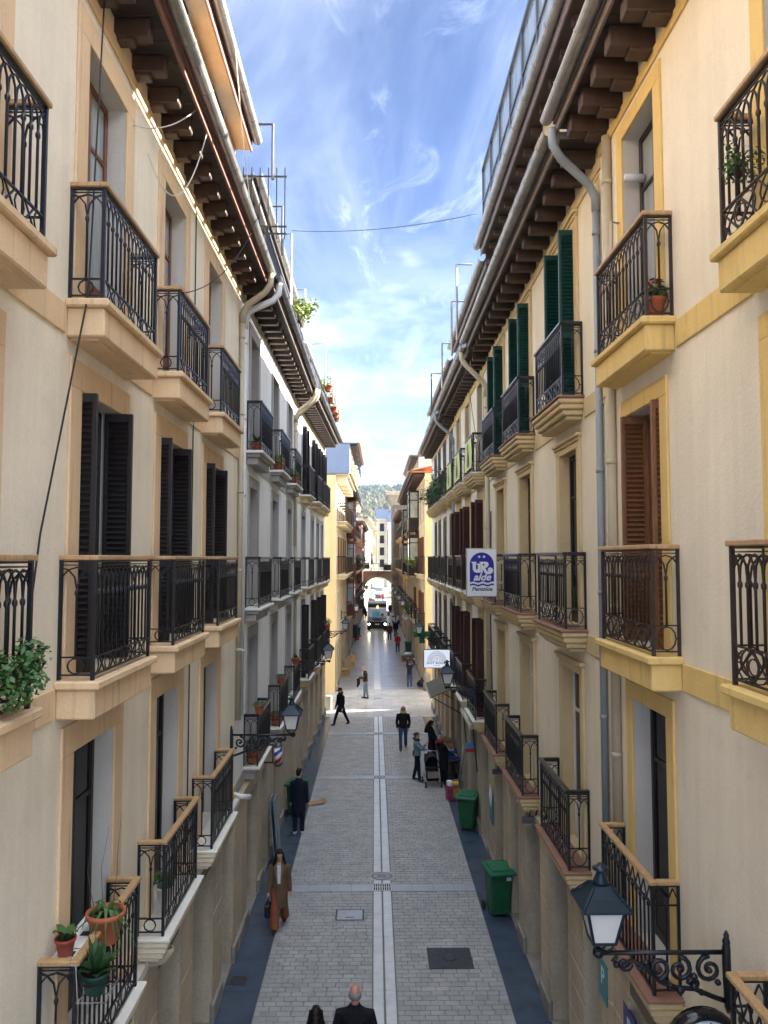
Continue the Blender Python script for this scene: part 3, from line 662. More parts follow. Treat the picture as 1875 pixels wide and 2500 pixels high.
R6=facade('brown shaded house with dark balconies next to the stone tower on the right',-1,3.06,72,94.3,[75,79,83,87,91],dict(far,wall=BEIGE,trim=BEIGE,sur=FRD,sw=.1,rail='bars',slabm=[BEIGE,BEIGE],bl=1.7,bp=.5,Z=[3.4,6.6,9.8],oh=2.3,top=12.2,depth=16,
    gf=[(2,4,2.6,'dark'),(7,9,2.6,'shop'),(13,15,2.6,'dark'),(18,20,2.6,'shop')],eave=dict(ov=.8,sp=.8,raft=RAFT2,fasc=FASC)))
# red roof tiles on the corner house
for i in range(26):
    q=MB(); pts=[(45.4-45.4+i*.24+.12+.11*math.cos(t*PI/5),0,.075*math.sin(t*PI/5)) for t in range(6)]
    q.prism([(p[0],.86,13.02+p[2]) for p in pts],(0,-1.6,.34)); R4.part('roof_tile',q,TILE)
# ---- stone tower corner, arch, terrace
T=thing('stone_tower','pale sandstone corner tower with a heavy projecting cornice beside the arch','tower',(2.36,94.6,0))
q=MB()
z=0;k=0
while z<15.4:
    q.cbox((0,0,z+.01),(3.2,15,z+.49),.03); z+=.5
q.ob('shaft',[ARCHST],T)
q=MB(); q.cbox((-.12,-.15,5.4),(3.2,7,5.75),.05); q.cbox((-.2,-.2,5.76),(3.2,7,6.0),.05); q.ob('moulding',[ARCHST],T)
q=MB(); q.prism([(-.05,-.05,14.3),(-.75,-.7,15.42),(3.2,-.7,15.42),(3.2,-.05,14.3)],(0,7,0)); q.cbox((-.9,-.85,15.43),(3.2,7,15.95),.05); q.ob('cornice',[STONE2],T)
q=MB(); 
for i in range(20): q.box((-.2+i*.17,-.3,15.96),(-.18+i*.17,-.28,17.1))
q.box((-.2,-.31,17.1),(3.2,-.27,17.15)); q.ob('roof_railing',IRON,T)
A=thing('stone_arch','grey stone arch carrying a railed terrace across the street','arch',(.6,110.3,0))
pts=[(-2.2,0,0)]; 
for i in range(17):
    a=PI-PI*i/16; pts.append((2.17*math.cos(a)*1.0,0,2.9+2.17*math.sin(a)))
outer=[(-2.6,0,0),(-2.17,0,0),(-2.17,0,2.9)]+[(2.17*math.cos(PI-PI*i/16),0,2.9+2.17*math.sin(PI-PI*i/16)) for i in range(1,16)]+[(2.17,0,2.9),(2.17,0,0),(2.6,0,0),(2.6,0,5.7),(-2.6,0,5.7)]
q=MB()
n=16
def seg(y0,y1):
    for i in range(n):
        a0=PI-PI*i/n;a1=PI-PI*(i+1)/n
        p=[(2.17*math.cos(a0),y0,2.9+2.17*math.sin(a0)),(2.17*math.cos(a1),y0,2.9+2.17*math.sin(a1)),(2.17*math.cos(a1),y0,5.7),(2.17*math.cos(a0),y0,5.7)]
        q.prism(p,(0,y1-y0,0))
seg(0,4.2); q.box((-2.7,0,0),(-2.171,4.2,5.7)); q.box((2.171,0,0),(2.7,4.2,5.7)); q.ob('vault',[ARCHST],A)
for i in range(13):   # voussoirs
    a0=PI-PI*i/13;a1=PI-PI*(i+1)/13; g=.012
    p=[(rr_*math.cos(a),-.06,2.9+rr_*math.sin(a)) for rr_,a in((2.15,a0-g),(2.15,a1+g),(2.62,a1+g),(2.62,a0-g))]
    q=MB(); q.prism(p,(0,.06,0)); q.ob('stone',[ARCHST],A)
q=MB(); q.cbox((-2.7,-.2,5.701),(2.7,4.3,5.95),.04); q.ob('terrace_slab',[ARCHST],A)
q=MB()
for i in range(36): q.box((-2.1+i*.12,.05,5.95),(-2.085+i*.12,.065,6.95))
for i in range(5): q.box((-2.12+i*1.05,.03,5.95),(-2.07+i*1.05,.085,7.0))
q.box((-2.2,.03,6.95),(2.15,.09,7.0)); q.ob('terrace_railing',IRON,A)
q=MB(); q.box((.7,.12,6.0),(1.9,.2,6.85)); tag(q.ob('wind_screen',mat('dark screen cloth',(.03,.04,.04)),None,(.6,110.3,0)),'dark cloth wind screen on the terrace railing over the arch','screen')
u=thing('parasol','closed black parasol on the terrace over the arch','parasol',(-.35,113,5.95)); q=MB(); q.tube([(0,0,0),(0,0,2.6)],.03,6); q.ob('pole',IRON,u); q=MB(); q.lathe([(.03,2.7),(.10,2.4),(.17,1.6),(.22,1.0),(.16,.9)],n=10); q.ob('canopy',mat('black canvas',(.02,.02,.028)),u)
WPL=mat('white plastic',(.8,.8,.8),.4)
for i,(x,y) in enumerate(((-1.1,112.2),(-.75,112.6),(.05,112.3),(.4,112.7))):
    c=thing('terrace_chair',['leftmost white terrace chair over the arch','white terrace chair beside the closed black parasol over the arch','white terrace chair right of the closed black parasol','rightmost white terrace chair over the arch, near the dark screen'][i],'chair',(x,y,5.95),rnd.uniform(-1,1),'white chairs on the arch terrace')
    q=MB(); q.cbox((-.22,-.22,.43),(.22,.22,.47),.02); q.ob('seat',WPL,c); q=MB(); q.cbox((-.22,.2,.47),(.22,.24,.9),.02); q.ob('backrest',WPL,c)
    for sx in(-.2,.2):
        for sy in(-.2,.2): q=MB(); q.box((sx-.02,sy-.02,0),(sx+.02,sy+.02,.43)); q.ob('leg',WPL,c)
# ---- sunlit buildings past the arch
W2=mat('bright cream stucco',(.50,.45,.34),.8)
L9=facade('white house with long glazed galleries in the sun beyond the arch',1,-1.6,114.6,165,[120,127,134,141,148,155],dict(far,wall=W2,trim=W2,sur=W2,rail='bars',slabm=[W2,W2],bl=6.2,bp=.6,Z=[3.6,7.0,10.6],oh=2.4,top=13.8,ow=4.6,frame=FRW,glass=MIRG,gf=[(4,6,2.6,'dark'),(10,12,2.6,'shop'),(20,22,2.6,'dark'),(30,32,2.6,'shop')],iron=FRW,hand=FRW,
    eave=dict(ov=.7,sp=2,raft=W2,fasc=W2)),ang=R(-1.4))
def front(label,x0,x1,y,h,wallm,cols,rows,z0,dz,fr=FRD,roof=None,bal=True,dep=8):
    t=thing('town_house',label,'building',(x0,y,0)); w_=x1-x0
    q=MB(); q.box((0,0,0),(w_,dep,h)); q.ob('wall',wallm,t)
    q=MB(); q.cbox((-.3,-.4,h+.001),(w_+.3,dep,h+.3),.03); q.ob('cornice',wallm,t)
    if roof: q=MB(); q.prism([(-.3,-.4,h+.301),(-.3,dep,h+.301),(-.3,dep*.6,h+3.2),(-.3,1.2,h+3.0)],(w_+.6,0,0)); q.ob('roof',roof,t)
    for r in range(rows):
        for c in range(cols):
            u=w_*(c+.5)/cols; z=z0+r*dz
            f=MB(); f.box((u-.6,-.06,z),(u-.5,.02,z+2.2)); f.box((u+.5,-.06,z),(u+.6,.02,z+2.2)); f.box((u-.5,-.06,z+2.1),(u+.5,.02,z+2.2)); f.box((u-.04,-.05,z),(u+.04,.02,z+2.1))
            o=f.ob('window',fr,t); p=MB(); p.box((u-.52,-.03,z),(u+.52,-.02,z+2.12)); p.ob('pane',GLASS,o)
            if bal:
                b=MB(); b.box((u-.9,-.6,z-.12),(u+.9,-.001,z)); b.ob('balcony',wallm,t)
                b=MB()
                for i in range(13): b.box((u-.88+i*.146,-.58,z),(u-.86+i*.146,-.56,z+1))
                b.box((u-.9,-.6,z+1),(u+.9,-.54,z+1.05)); b.ob('rail',IRON,t)
    return t
front('tall yellow house facing down the street in the far sun','' and 0 or .6,3.6,213,18.3,CREAM4,1,4,5.2,3.3,roof=mat('slate roof',(.10,.13,.20),.6))
front('pale grey house with a slate roof at the far end on the right',3.8,12,206,17,PALE,2,4,5.0,3.2,roof=MATS['slate roof'])
front('shaded pale house on the far right past the stone tower',3.55,16,150,12.5,PALE,3,3,4,3.0)
front('ochre house closing the left side of the far street',-9,.4,222,15,OCHW,3,3,4.5,3.2,roof=TILE)
# ---- hill
def hill():
    m=MB(); nx,ny=150,70; r=random.Random(5)
    from mathutils import noise as NZ
    vs=[]
    for j in range(ny):
        y=620+ (j/(ny-1))*900
        for i in range(nx):
            x=-420+i/(nx-1)*840
            t=(y-620)/700
            h=125*min(1,t)**1.0 - max(0,t-1)*60
            h*=1+.03*math.sin(x*.011+1)
            h+=5*NZ.noise(Vector((x*.01,y*.012,3)))+ (9*abs(NZ.noise(Vector((x*.085,y*.06,0))))+5*abs(NZ.noise(Vector((x*.21,y*.17,5)))))*(1 if t>.12 else .2)
            vs.append((x,y,h-6))
    m.add(vs,[(j*nx+i,j*nx+i+1,(j+1)*nx+i+1,(j+1)*nx+i) for j in range(ny-1) for i in range(nx-1)],0,False)
    f=bpy.data.materials.new('forest'); f.use_nodes=True; N=f.node_tree.nodes;L=f.node_tree.links;b=N['Principled BSDF'];b.inputs['Roughness'].default_value=.9;b.inputs['Specular IOR Level'].default_value=.1
    g=N.new('ShaderNodeNewGeometry');n1=N.new('ShaderNodeTexNoise');n1.inputs['Scale'].default_value=.012;n1.inputs['Detail'].default_value=3;n2=N.new('ShaderNodeTexNoise');n2.inputs['Scale'].default_value=.16;n2.inputs['Detail'].default_value=4
    L.new(g.outputs['Position'],n1.inputs['Vector']);L.new(g.outputs['Position'],n2.inputs['Vector'])
    r1=N.new('ShaderNodeValToRGB');r1.color_ramp.elements[0].position=.42;r1.color_ramp.elements[0].color=(.018,.040,.026,1);r1.color_ramp.elements[1].position=.58;r1.color_ramp.elements[1].color=(.075,.070,.035,1);L.new(n1.outputs['Fac'],r1.inputs[0])
    r2=N.new('ShaderNodeMapRange');r2.inputs[1].default_value=.3;r2.inputs[2].default_value=.7;r2.inputs[3].default_value=.45;r2.inputs[4].default_value=1.5;L.new(n2.outputs['Fac'],r2.inputs[0])
    v=N.new('ShaderNodeVectorMath');v.operation='SCALE';L.new(r1.outputs[0],v.inputs[0]);L.new(r2.outputs[0],v.inputs['Scale']);L.new(v.outputs[0],b.inputs['Base Color'])
    tag(m.ob('hill',f),kind='structure')
    q=MB()      # the wood on the hill: conical and round crowns one cannot count
    for i in range(2600):
        x=r.uniform(-160,170); y=r.uniform(760,1330); t=(y-620)/700
        h=125*min(1,t)**1.0; h*=1+.03*math.sin(x*.011+1); h+=5*NZ.noise(Vector((x*.01,y*.012,3)))-6
        s=r.uniform(4,7.5); H=r.uniform(7,15); n=5
        b0=len(q.v); a0=r.uniform(0,6)
        for (rr_,zz) in ((.55,0),(1,.3),(.75,.65)):
            for k in range(n): a=a0+2*PI*k/n+zz; q.v.append((x+s*rr_*math.cos(a)*r.uniform(.7,1.2),y+s*rr_*math.sin(a),h+H*zz))
        q.v.append((x,y,h+H))
        for l in range(2):
            for k in range(n): q.f.append((b0+l*n+k,b0+l*n+(k+1)%n,b0+(l+1)*n+(k+1)%n,b0+(l+1)*n+k)); 
        for k in range(n): q.f.append((b0+2*n+k,b0+2*n+(k+1)%n,b0+3*n))
    q.m=[0]*len(q.f); q.sm=[False]*len(q.f)
    tag(q.ob('woodland',f),kind='stuff')
    for i,(x,y,z,w_) in enumerate(((12,830,38,16),(30,870,47,26),(38,800,30,14),(-6,790,30,9))):
        t=thing('hillside_house',['small pale house among the trees low on the hill','long white building halfway up the far hill','pale house right of centre at the foot of the hill','little white house at the foot of the hill on the left'][i],'house',(x,y,z))
        q=MB(); q.box((0,0,-12),(w_,8,5)); q.ob('wall',WHITE,t); q=MB(); q.prism([(-.5,-.5,5.01),(-.5,8.5,5.01),(-.5,4,7.5)],(w_+1,0,0)); q.ob('roof',TILE,t)
hill()
# ---------------------------------------------------------------- ground
PAVm=[mat('granite paver %s'%n,c,.40,0,.20,2.2,.5,60,.5,grain=.5,gs=90,dirt=.3) for n,c in(('grey',(.39,.395,.40)),('light',(.43,.43,.43)),('dark',(.355,.365,.375)))]
MORT=mat('dark sandy joint',(.17,.17,.17),.85); KERB=mat('dark polished granite',(.062,.090,.135),.22,0,.25,2.2,.12,30,.6,grain=.2,gs=40,dirt=.2); STRIP=mat('pale drain stone',(.60,.61,.62),.30,0,.14,2.5,.15,30,.5,grain=.12,gs=30,dirt=.45); BAND=mat('grey band stone',(.36,.395,.44),.3,0,.14,2.5,.15,30,.5,grain=.14,gs=40,dirt=.25)
STEELG=mat('worn grey iron',(.20,.21,.22),.45,.3,.3,9)
CAST=mat('cast iron',(.07,.075,.085),.45,.5,.3,9,.3,50)
m=MB(); m.poly([(-4000,-600,-.25),(4000,-600,-.25),(4000,5000,-.25),(-4000,5000,-.25)]); tag(m.ob('ground',mat('town ground',(.16,.155,.145),.9,0,.3,.02)),kind='structure')
m=MB(); m.poly([(-3.6,-3,-.02),(3.8,-3,-.02),(3.8,38.4,-.02),(-3.6,38.4,-.02)]); ST=tag(m.ob('street',MORT),kind='structure')
def paver(m,x0,x1,y0,y1,z,mi,c=.006):
    m.add([(x0,y0,-.02),(x1,y0,-.02),(x1,y1,-.02),(x0,y1,-.02),(x0+c,y0+c,z),(x1-c,y0+c,z),(x1-c,y1-c,z),(x0+c,y1-c,z)],[(4,5,6,7),(0,1,5,4),(1,2,6,5),(2,3,7,6),(3,0,4,7)],mi)
BANDS=[18.55,27.75,34.6]
bulk=MB(); cnt=0; y=12.0; row=0; pr=random.Random(11); rd_=.148
while y<38.3:
    if any(b-.01<y+rd_ and y<b+.40 for b in BANDS):
        y=[b for b in BANDS if b-.01<y+rd_ and y<b+.40][0]+.40; continue
    for (xa,xb) in((-2.06,-.03),(.41,2.39)):
        # side course of long slabs next to the border, then running bond
        x=xa; nomin=.232; off=(row%2)*.5*nomin; first=True
        while x<xb-.01:
            w_=nomin*pr.uniform(.86,1.16); 
            if first: w_=nomin-off if off else nomin; first=False
            if xb-(x+w_)<.10: w_=xb-x
            mi=pr.choice((0,0,0,1,1,2)); z=pr.uniform(-.003,.001); j=.0035
            if 13.2<y and cnt<298:
                q=MB(); paver(q,-w_/2+j,w_/2-j,j,rd_-j,z,0); q.ob('paver',PAVm[mi],ST,(x+w_/2,y,0)); cnt+=1
            else: paver(bulk,x+j,x+w_-j,y+j,y+rd_-j,z,mi)
            x+=w_
    y+=rd_; row+=1
tag(bulk.ob('pavers',PAVm,ST),kind='stuff')
for i in range(28):   # dark granite borders along the walls
    for (xa,xb) in((-3.05,-2.068),(2.398,3.25)):
        q=MB(); y0=10.4+i*1.0; q.cbox((xa,.004,-.03),(xb,.996,.0),.004); q.ob('border_slab',KERB,ST,(0,y0,0))
    for (xa,xb) in((-.012,.172),(.208,.392)):
        q=MB(); q.cbox((xa,.004,-.03),(xb,.996,pr.uniform(-.001,.002)),.006); q.ob('drain_slab',STRIP,ST,(0,10.4+i*1.0,0))
for b in BANDS:
    for (xa,xb) in((-2.06,-.03),(.41,2.39)):
        n=4
        for i in range(n): q=MB(); w_=(xb-xa)/n; q.cbox((.003,0,-.03),(w_-.003,.39,.001),.004); q.ob('band_slab',BAND,ST,(xa+i*w_,b,0))
# cross street and the paving beyond it
def brickmat(n,c1,c2,mo,sc,bw,bh,rough,ms=.015):
    f=bpy.data.materials.new(n);f.use_nodes=True;N=f.node_tree.nodes;L=f.node_tree.links;b=N['Principled BSDF'];b.inputs['Roughness'].default_value=rough
    g=N.new('ShaderNodeNewGeometry');t=N.new('ShaderNodeTexBrick');L.new(g.outputs['Position'],t.inputs['Vector'])
    t.inputs['Color1'].default_value=(*c1,1);t.inputs['Color2'].default_value=(*c2,1);t.inputs['Mortar'].default_value=(*mo,1);t.inputs['Scale'].default_value=sc;t.inputs['Brick Width'].default_value=bw;t.inputs['Row Height'].default_value=bh;t.inputs['Mortar Size'].default_value=ms
    nz=N.new('ShaderNodeTexNoise');nz.inputs['Scale'].default_value=1.3;nz.inputs['Detail'].default_value=6;L.new(g.outputs['Position'],nz.inputs['Vector'])
    r=N.new('ShaderNodeMapRange');r.inputs[1].default_value=.3;r.inputs[2].default_value=.7;r.inputs[3].default_value=.75;r.inputs[4].default_value=1.15;L.new(nz.outputs['Fac'],r.inputs[0])
    v=N.new('ShaderNodeVectorMath');v.operation='SCALE';L.new(t.outputs['Color'],v.inputs[0]);L.new(r.outputs[0],v.inputs['Scale']);L.new(v.outputs[0],b.inputs['Base Color']);return f
CROSS=brickmat('cross street slabs',(.46,.45,.43),(.40,.40,.39),(.2,.2,.2),1,.9,.6,.36)
FARP=brickmat('far paving',(.33,.335,.345),(.285,.29,.30),(.13,.13,.14),1,.5,.3,.28,.012)
SUNP=brickmat('plaza paving',(.42,.41,.39),(.38,.37,.36),(.25,.25,.25),1,.6,.4,.5)
m=MB(); m.poly([(-40,38.4,0),(45,38.4,0),(45,46.2,0),(-40,46.2,0)]); tag(m.ob('cross_street',CROSS),kind='structure')
m=MB(); m.poly([(-3.2,46.2,-.004),(3.8,46.2,-.004),(3.8,110.5,-.004),(-3.2,110.5,-.004)]); ST2=tag(m.ob('far_street',FARP),kind='structure')
m=MB(); m.poly([(-8,110.5,-.008),(40,110.5,-.008),(40,260,-.008),(-8,260,-.008)]); tag(m.ob('plaza',SUNP),kind='structure')
for y0 in (46.6,52.4,58.6,64.5,70.6,76.5,82.5,88.5,94.5,100.5):
    q=MB(); q.poly([(-2.0,y0,.001),(2.5,y0,.001),(2.5,y0+.4,.001),(-2.0,y0+.4,.001)]); q.ob('band_slab',BAND,ST2)
for i in range(16):
    q=MB(); q.cbox((-.01,.01,-.03),(.39,3.95,.006),.004); q.ob('drain_slab',STRIP,ST2,(0,46.4+i*4,0))
# drain covers
def grate(label,x,y,w_,l,kind,rz=0):
    t=thing('drain_cover',label,'drain cover',(x,y,.004),rz)
    q=MB()
    if kind=='slots':
        q.box((-w_/2,-l/2,-.008),(w_/2,l/2,-.002)); q.ob('pit',mat('black pit',(.004,.004,.005)),t)
        n=8; q=MB()
        for i in range(n+1): q.box((-w_/2+w_*i/n-.011,-l/2,0),(-w_/2+w_*i/n+.011,l/2,.008))
        for yy in(-l/2,0,l/2): q.box((-w_/2,yy-.012,.0081),(w_/2,yy+.012,.0105))
        q.ob('grating',STRIP,t)
    elif kind=='plate':
        q.cbox((-w_/2,-l/2,-.004),(w_/2,l/2,.002),.002); q.ob('frame',CAST,t); q=MB(); q.cbox((-w_/2+.035,-l/2+.035,.0022),(w_/2-.035,l/2-.035,.005),.002); q.ob('lid',BAND,t); q=MB(); q.box((-.1,-l/2+.12,.0055),(.1,-l/2+.15,.007)); q.ob('slot',CAST,t)
    elif kind=='ribs':
        q.cbox((-w_/2,-l/2,-.004),(w_/2,l/2,.001),.002); q.ob('lid',CAST,t); q=MB(); n=int(w_/.045)
        for i in range(n): q.box((-w_/2+.02+i*.045,-l/2+.02,.0012),(-w_/2+.042+i*.045,l/2-.02,.007))
        q.ob('ribs',CAST,t); q=MB(); q.lathe([(.13,.0072),(.13,.0095),(.10,.010),(.0,.009)],n=20); q.ob('badge',CAST,t)
    elif kind=='oval':
        q.cbox((-w_/2,-l/2,-.004),(w_/2,l/2,.001),.002); q.ob('frame',PAVm[1],t); q=MB(); q.lathe([(w_*.47,.0013),(w_*.47,.005),(w_*.41,.006),(w_*.40,.0035)],n=28,sy=l/w_,caps=False); q.ob('ring',STEELG,t)
        q=MB()
        for i in range(13):
            xx=-w_*.36+i*w_*.06; hh=math.sqrt(max(0,1-(xx/(w_*.42))**2))*l*.40; q.box((xx-.008,-hh,.0015),(xx+.008,hh,.0045))
        q.box((-.10,-.08,.005),(.10,.08,.009)); q.ob('grating',STEELG,t)
    return t
for i,b in enumerate(BANDS+[43.2]): grate(['white barred drain grate in the centre strip, nearest to the camera','white barred drain grate in the centre strip by the pushchair','white barred drain grate in the centre strip beyond the walking man','dark drain grate in the middle of the street crossing'][i],.19,b+.2,.42,.40,'slots')
grate('oval cast iron cover in a stone frame just behind the nearest grate',.19,19.4,.56,.50,'oval')
grate('plain rectangular inspection cover left of the drain strip',-.53,17.35,.62,.52,'plate')
grate('ribbed square cast iron cover right of the drain strip',1.48,15.5,.86,.80,'ribs')
grate('small ribbed grate set in the dark border on the left',-2.52,14.75,.34,.34,'ribs')
grate('faint flat cover beyond the crossing on the left of the strip',-.9,61,.7,.5,'plate')
# ---------------------------------------------------------------- street lanterns on scrolled brackets
MILK=mat('milky lantern glass',(.75,.75,.72),.35,0,.06,3,spec=.5)
def spiral(cx,cz,r,a0,turns,n=18,shrink=.16,sg=1):
    return [(0,cx+r*(1-(1-shrink)*i/n)*math.cos(a0+sg*turns*2*PI*i/n),cz+r*(1-(1-shrink)*i/n)*math.sin(a0+sg*turns*2*PI*i/n)) for i in range(n+1)]
def lantern(label,side,x,y,zb,reach,fine=True):
    t=thing('street_lantern',label,'street lamp',(x,y,zb),0,'wall lanterns along the street')
    pt=lambda nm,q,m,par=None,at=(0,0,0):q.ob(nm,m,par or t,(side*at[1],at[0],at[2]),side)
    q=MB(); q.lathe([(.012,-.50),(.03,-.45),(.036,-.3),(.042,-.1),(.04,.03),(.03,.07),(.038,.09),(.02,.12),(.025,.14),(.006,.18)],(0,.02,0),8); pt('wall_plate',q,IRON)
    q=MB(); L=reach
    q.tube([(0,.03,0),(0,L,0)],.021,6); q.lathe([(.01,-.05),(.045,-.02),(.05,.0),(.045,.03),(.02,.05)],(0,L,0),8)
    if fine:
        low=[(0,.05,-.40),(0,.16,-.36),(0,.30,-.30),(0,.45,-.29),(0,.58,-.24),(0,.70,-.13),(0,.82,-.06),(0,.92,-.10),(0,.98,-.06),(0,.94,-.03)]
        q.tube([(a,b*L/1.1,c) for a,b,c in low],[.022]*6+[.018]*4,6)
        for (c,z,r,a0,tn,sg) in ((.17,-.14,.115,PI*.5,1.45,-1),(.42,-.14,.105,PI*.5,1.45,1),(.60,-.13,.095,-PI*.5,1.3,-1),(.30,-.26,.05,0,1,1),(.88,-.09,.055,PI,1.2,1)):
            q.tube(spiral(c*L/1.1,z,r,a0,tn,sg=sg),[.023-.008*i/18 for i in range(19)],5)
        for (c,z,r) in ((.30,-.20,.035),(.30,-.28,.04),(.50,-.27,.03),(.24,-.33,.03),(.10,-.25,.03),(.55,-.22,.025),(.70,-.08,.03),(.42,-.31,.04),(.95,-.1,.03),(.76,-.13,.022),(.17,-.15,.03),(.42,-.14,.028)):
            q.lathe([(.002,z-r),(r*.8,z-r*.5),(r,z),(r*.7,z+r*.6),(.002,z+r)],(0,c*L/1.1,0),6)
    else:
        q.tube([(0,.05,-.36),(0,.35,-.28),(0,.6,-.2),(0,.85,-.05)],.02,4)
        for (c,z,r,a0,tn,sg) in ((.2,-.14,.11,1.57,1,-1),(.45,-.13,.10,1.57,1,1)): q.tube(spiral(c*L/1.1,z,r,a0,tn,8,sg=sg),.014,4)
    pt('bracket',q,IRON)
    c0=L-.03; q=MB()
    for k in range(4):   # cradle arms
        a=PI/4+k*PI/2; q.tube([(0,c0,.03),(.05*math.cos(a),c0+.05*math.sin(a),.03),(.09*math.cos(a),c0+.09*math.sin(a),.06),(.12*math.cos(a),c0+.12*math.sin(a),.115)],.010,5)
    b=.092;tp=.152;z0=.115;z1=.40
    for sx,sy in((1,1),(1,-1),(-1,1),(-1,-1)): q.bar((sx*b,c0+sy*b,z0),(sx*tp,c0+sy*tp,z1),.022,.022,up=(1,0,0))
    for (r,z) in((b,z0),(tp,z1)):
        for (ax,ay,bx,by) in((-1,-1,1,-1),(1,-1,1,1),(1,1,-1,1),(-1,1,-1,-1)): q.bar((ax*r,c0+ay*r,z),(bx*r,c0+by*r,z),.024,.02)
    pt('lantern_frame',q,DIRON)
    for (ax,ay,bx,by) in((-1,-1,1,-1),(1,-1,1,1),(1,1,-1,1),(-1,1,-1,-1)):
        q=MB(); e=.985; lo=[(ax*b*e,c0+ay*b*e,z0+.01),(bx*b*e,c0+by*b*e,z0+.01),(bx*tp*e,c0+by*tp*e,z1-.01),(ax*tp*e,c0+ay*tp*e,z1-.01)]
        nx=(ax+bx)/2*.006;ny=(ay+by)/2*.006
        q.prism(lo,(-nx,-ny,0)); pt('glass_panel',q,MILK)
    q=MB(); w0,w1=.205,.08;za,zb_=z1+.012,z1+.165
    def ring(w_,z): return [(-w_,c0-w_,z),(w_,c0-w_,z),(w_,c0+w_,z),(-w_,c0+w_,z)]
    pr=[ring(.18,z1+.002),ring(w0,z1+.004),ring(w0,z1+.02),ring(.135,z1+.09),ring(w1,zb_),ring(.07,zb_+.012)]
    vs=[p for r_ in pr for p in r_]; q.add(vs,[(i*4+k,i*4+(k+1)%4,(i+1)*4+(k+1)%4,(i+1)*4+k) for i in range(len(pr)-1) for k in range(4)]+[(3,2,1,0),tuple(len(vs)-4+k for k in range(4))])
    for sx,sy in((1,1),(1,-1),(-1,1),(-1,-1)):
        q.bar((sx*w0,c0+sy*w0,z1+.022),(sx*w1,c0+sy*w1,zb_+.004),.016,.016); q.lathe([(.012,z1+.02),(.014,z1+.05),(.003,z1+.065)],(sx*(w0-.015),c0+sy*(w0-.015),0),6)
    pt('lamp_roof',q,DIRON)
    q=MB(); q.lathe([(.07,zb_+.013),(.064,zb_+.04),(.038,zb_+.10),(.036,zb_+.115),(.068,zb_+.13),(.072,zb_+.145),(.04,zb_+.16),(.025,zb_+.168),(.025,zb_+.18),(.004,zb_+.19)],(0,c0,0),12); pt('finial',q,DIRON)
    return t
lantern('large iron street lantern on a scrolled bracket, nearest, lower right corner',-1,3.03,6.75,4.44,1.12)
lantern('iron lantern on the left wall above the striped barber pole',1,-2.8,15.25,4.36,1.22)
lantern('iron lantern on the left wall further along, over the third house doors',1,-2.8,27.3,4.18,1.22)
lantern('lantern glowing in the sun at the left street corner',1,-2.55,38.35,4.18,1.15)
lantern('iron lantern in front of the white dotted rooms sign on the right',-1,3.05,21.35,4.25,1.08)
lantern('lantern in front of the green pharmacy cross on the right',-1,3.05,35.5,4.25,1.03)
for i,(y,z) in enumerate(((55.4,4.3),(63.2,4.3),(75,4.2),(86,4.15))): lantern(['first','second','third','fourth'][i]+' lantern past the crossing on the right wall',-1,3.04,y,z,1.05,False)
for i,(y,z) in enumerate(((51.3,4.2),(65,4.2),(86,4.15))): lantern(['first','second','third'][i]+' lantern past the crossing on the left wall',1,lx(y),y,z,1.05,False)
# ---------------------------------------------------------------- wheeled bins
GBIN=mat('green bin plastic',(.010,.095,.038),.5,0,.25,5,.15,40,grain=.12,dirt=.4); GLID=mat('green bin lid',(.018,.14,.065),.42,0,.25,6,dirt=.3); RUB=mat('black rubber',(.012,.012,.013),.7)
def bin_(label,x,y,rz,lidtilt=0,sticker=True):
    t=thing('wheeled_bin',label,'bin',(x,y,.0),rz,'green wheeled bins')
    q=MB(); rings=[(.20,.22,.06),(.215,.235,.12),(.255,.29,.86),(.255,.29,.90),(.29,.325,.905),(.29,.325,.945)]
    vs=[];
    for (a,b,z) in rings:
        c=.05
        for (sx,sy) in((-1,-1),(1,-1),(1,1),(-1,1)):
            pp=[(sx*a,sy*(b-c)),(sx*(a-c),sy*b)]
            if sx*sy<0: pp=pp[::-1]
            vs+=[(p[0],p[1],z) for p in (pp if sx*sy>0 else pp)]
    n=8
    q.add(vs,[(i*n+k,i*n+(k+1)%n,(i+1)*n+(k+1)%n,(i+1)*n+k) for i in range(len(rings)-1) for k in range(n)]+[tuple(range(n))[::-1],tuple(range((len(rings)-1)*n,len(rings)*n))])
    q.cbox((-.10,-.268,.3),(.10,-.262,.75),.002); q.ob('body',GBIN,t)
    q=MB(); q.cbox((-.30,-.35,.0),(.30,.34,.045),.018); q.cbox((-.22,-.27,.046),(.22,.24,.075),.02); q.cbox((-.3,-.385,-.02),(.3,-.351,.035),.012); o=q.ob('lid',GLID,t,(0,0,.95),rot=(lidtilt,0,0))
    q=MB(); q.tube([(-.26,.33,.90),(-.26,.42,.96),(.26,.42,.96),(.26,.33,.90)],.018,6); q.ob('handle',GBIN,t)
    for sx in(-1,1):
        q=MB(); q.lathe([(.03,-.03),(.085,-.03),(.1,-.02),(.1,.02),(.085,.03),(.03,.03)],(sx*.27,.25,.10),14,axis='x'); q.ob('wheel',RUB,t)
    q=MB(); q.tube([(-.27,.25,.1),(.27,.25,.1)],.014,6); q.ob('axle',RUB,t)
    if sticker: q=MB(); q.box((.10,-.299,.80),(.20,-.2945,.87)); q.ob('sticker',mat('white sticker',(.7,.7,.68),.5),t)
    return t
bin_('nearest green wheeled bin with a small white sticker against the right wall',2.74,17.4,R(8))
bin_('green wheeled bin beside the shopping bag, second on the right',2.72,22.7,R(-20),R(3),False)
bin_('green wheeled bin behind the dark coated man on the left',-2.35,24.0,R(165),R(-2),False)
bin_('small looking green bin by the left wall in front of the lorry',-1.62,76.3,0,0,False)
bin_('dark green bin on the right beyond the crossing next to the red jumper',2.75,63.3,0,0,False)
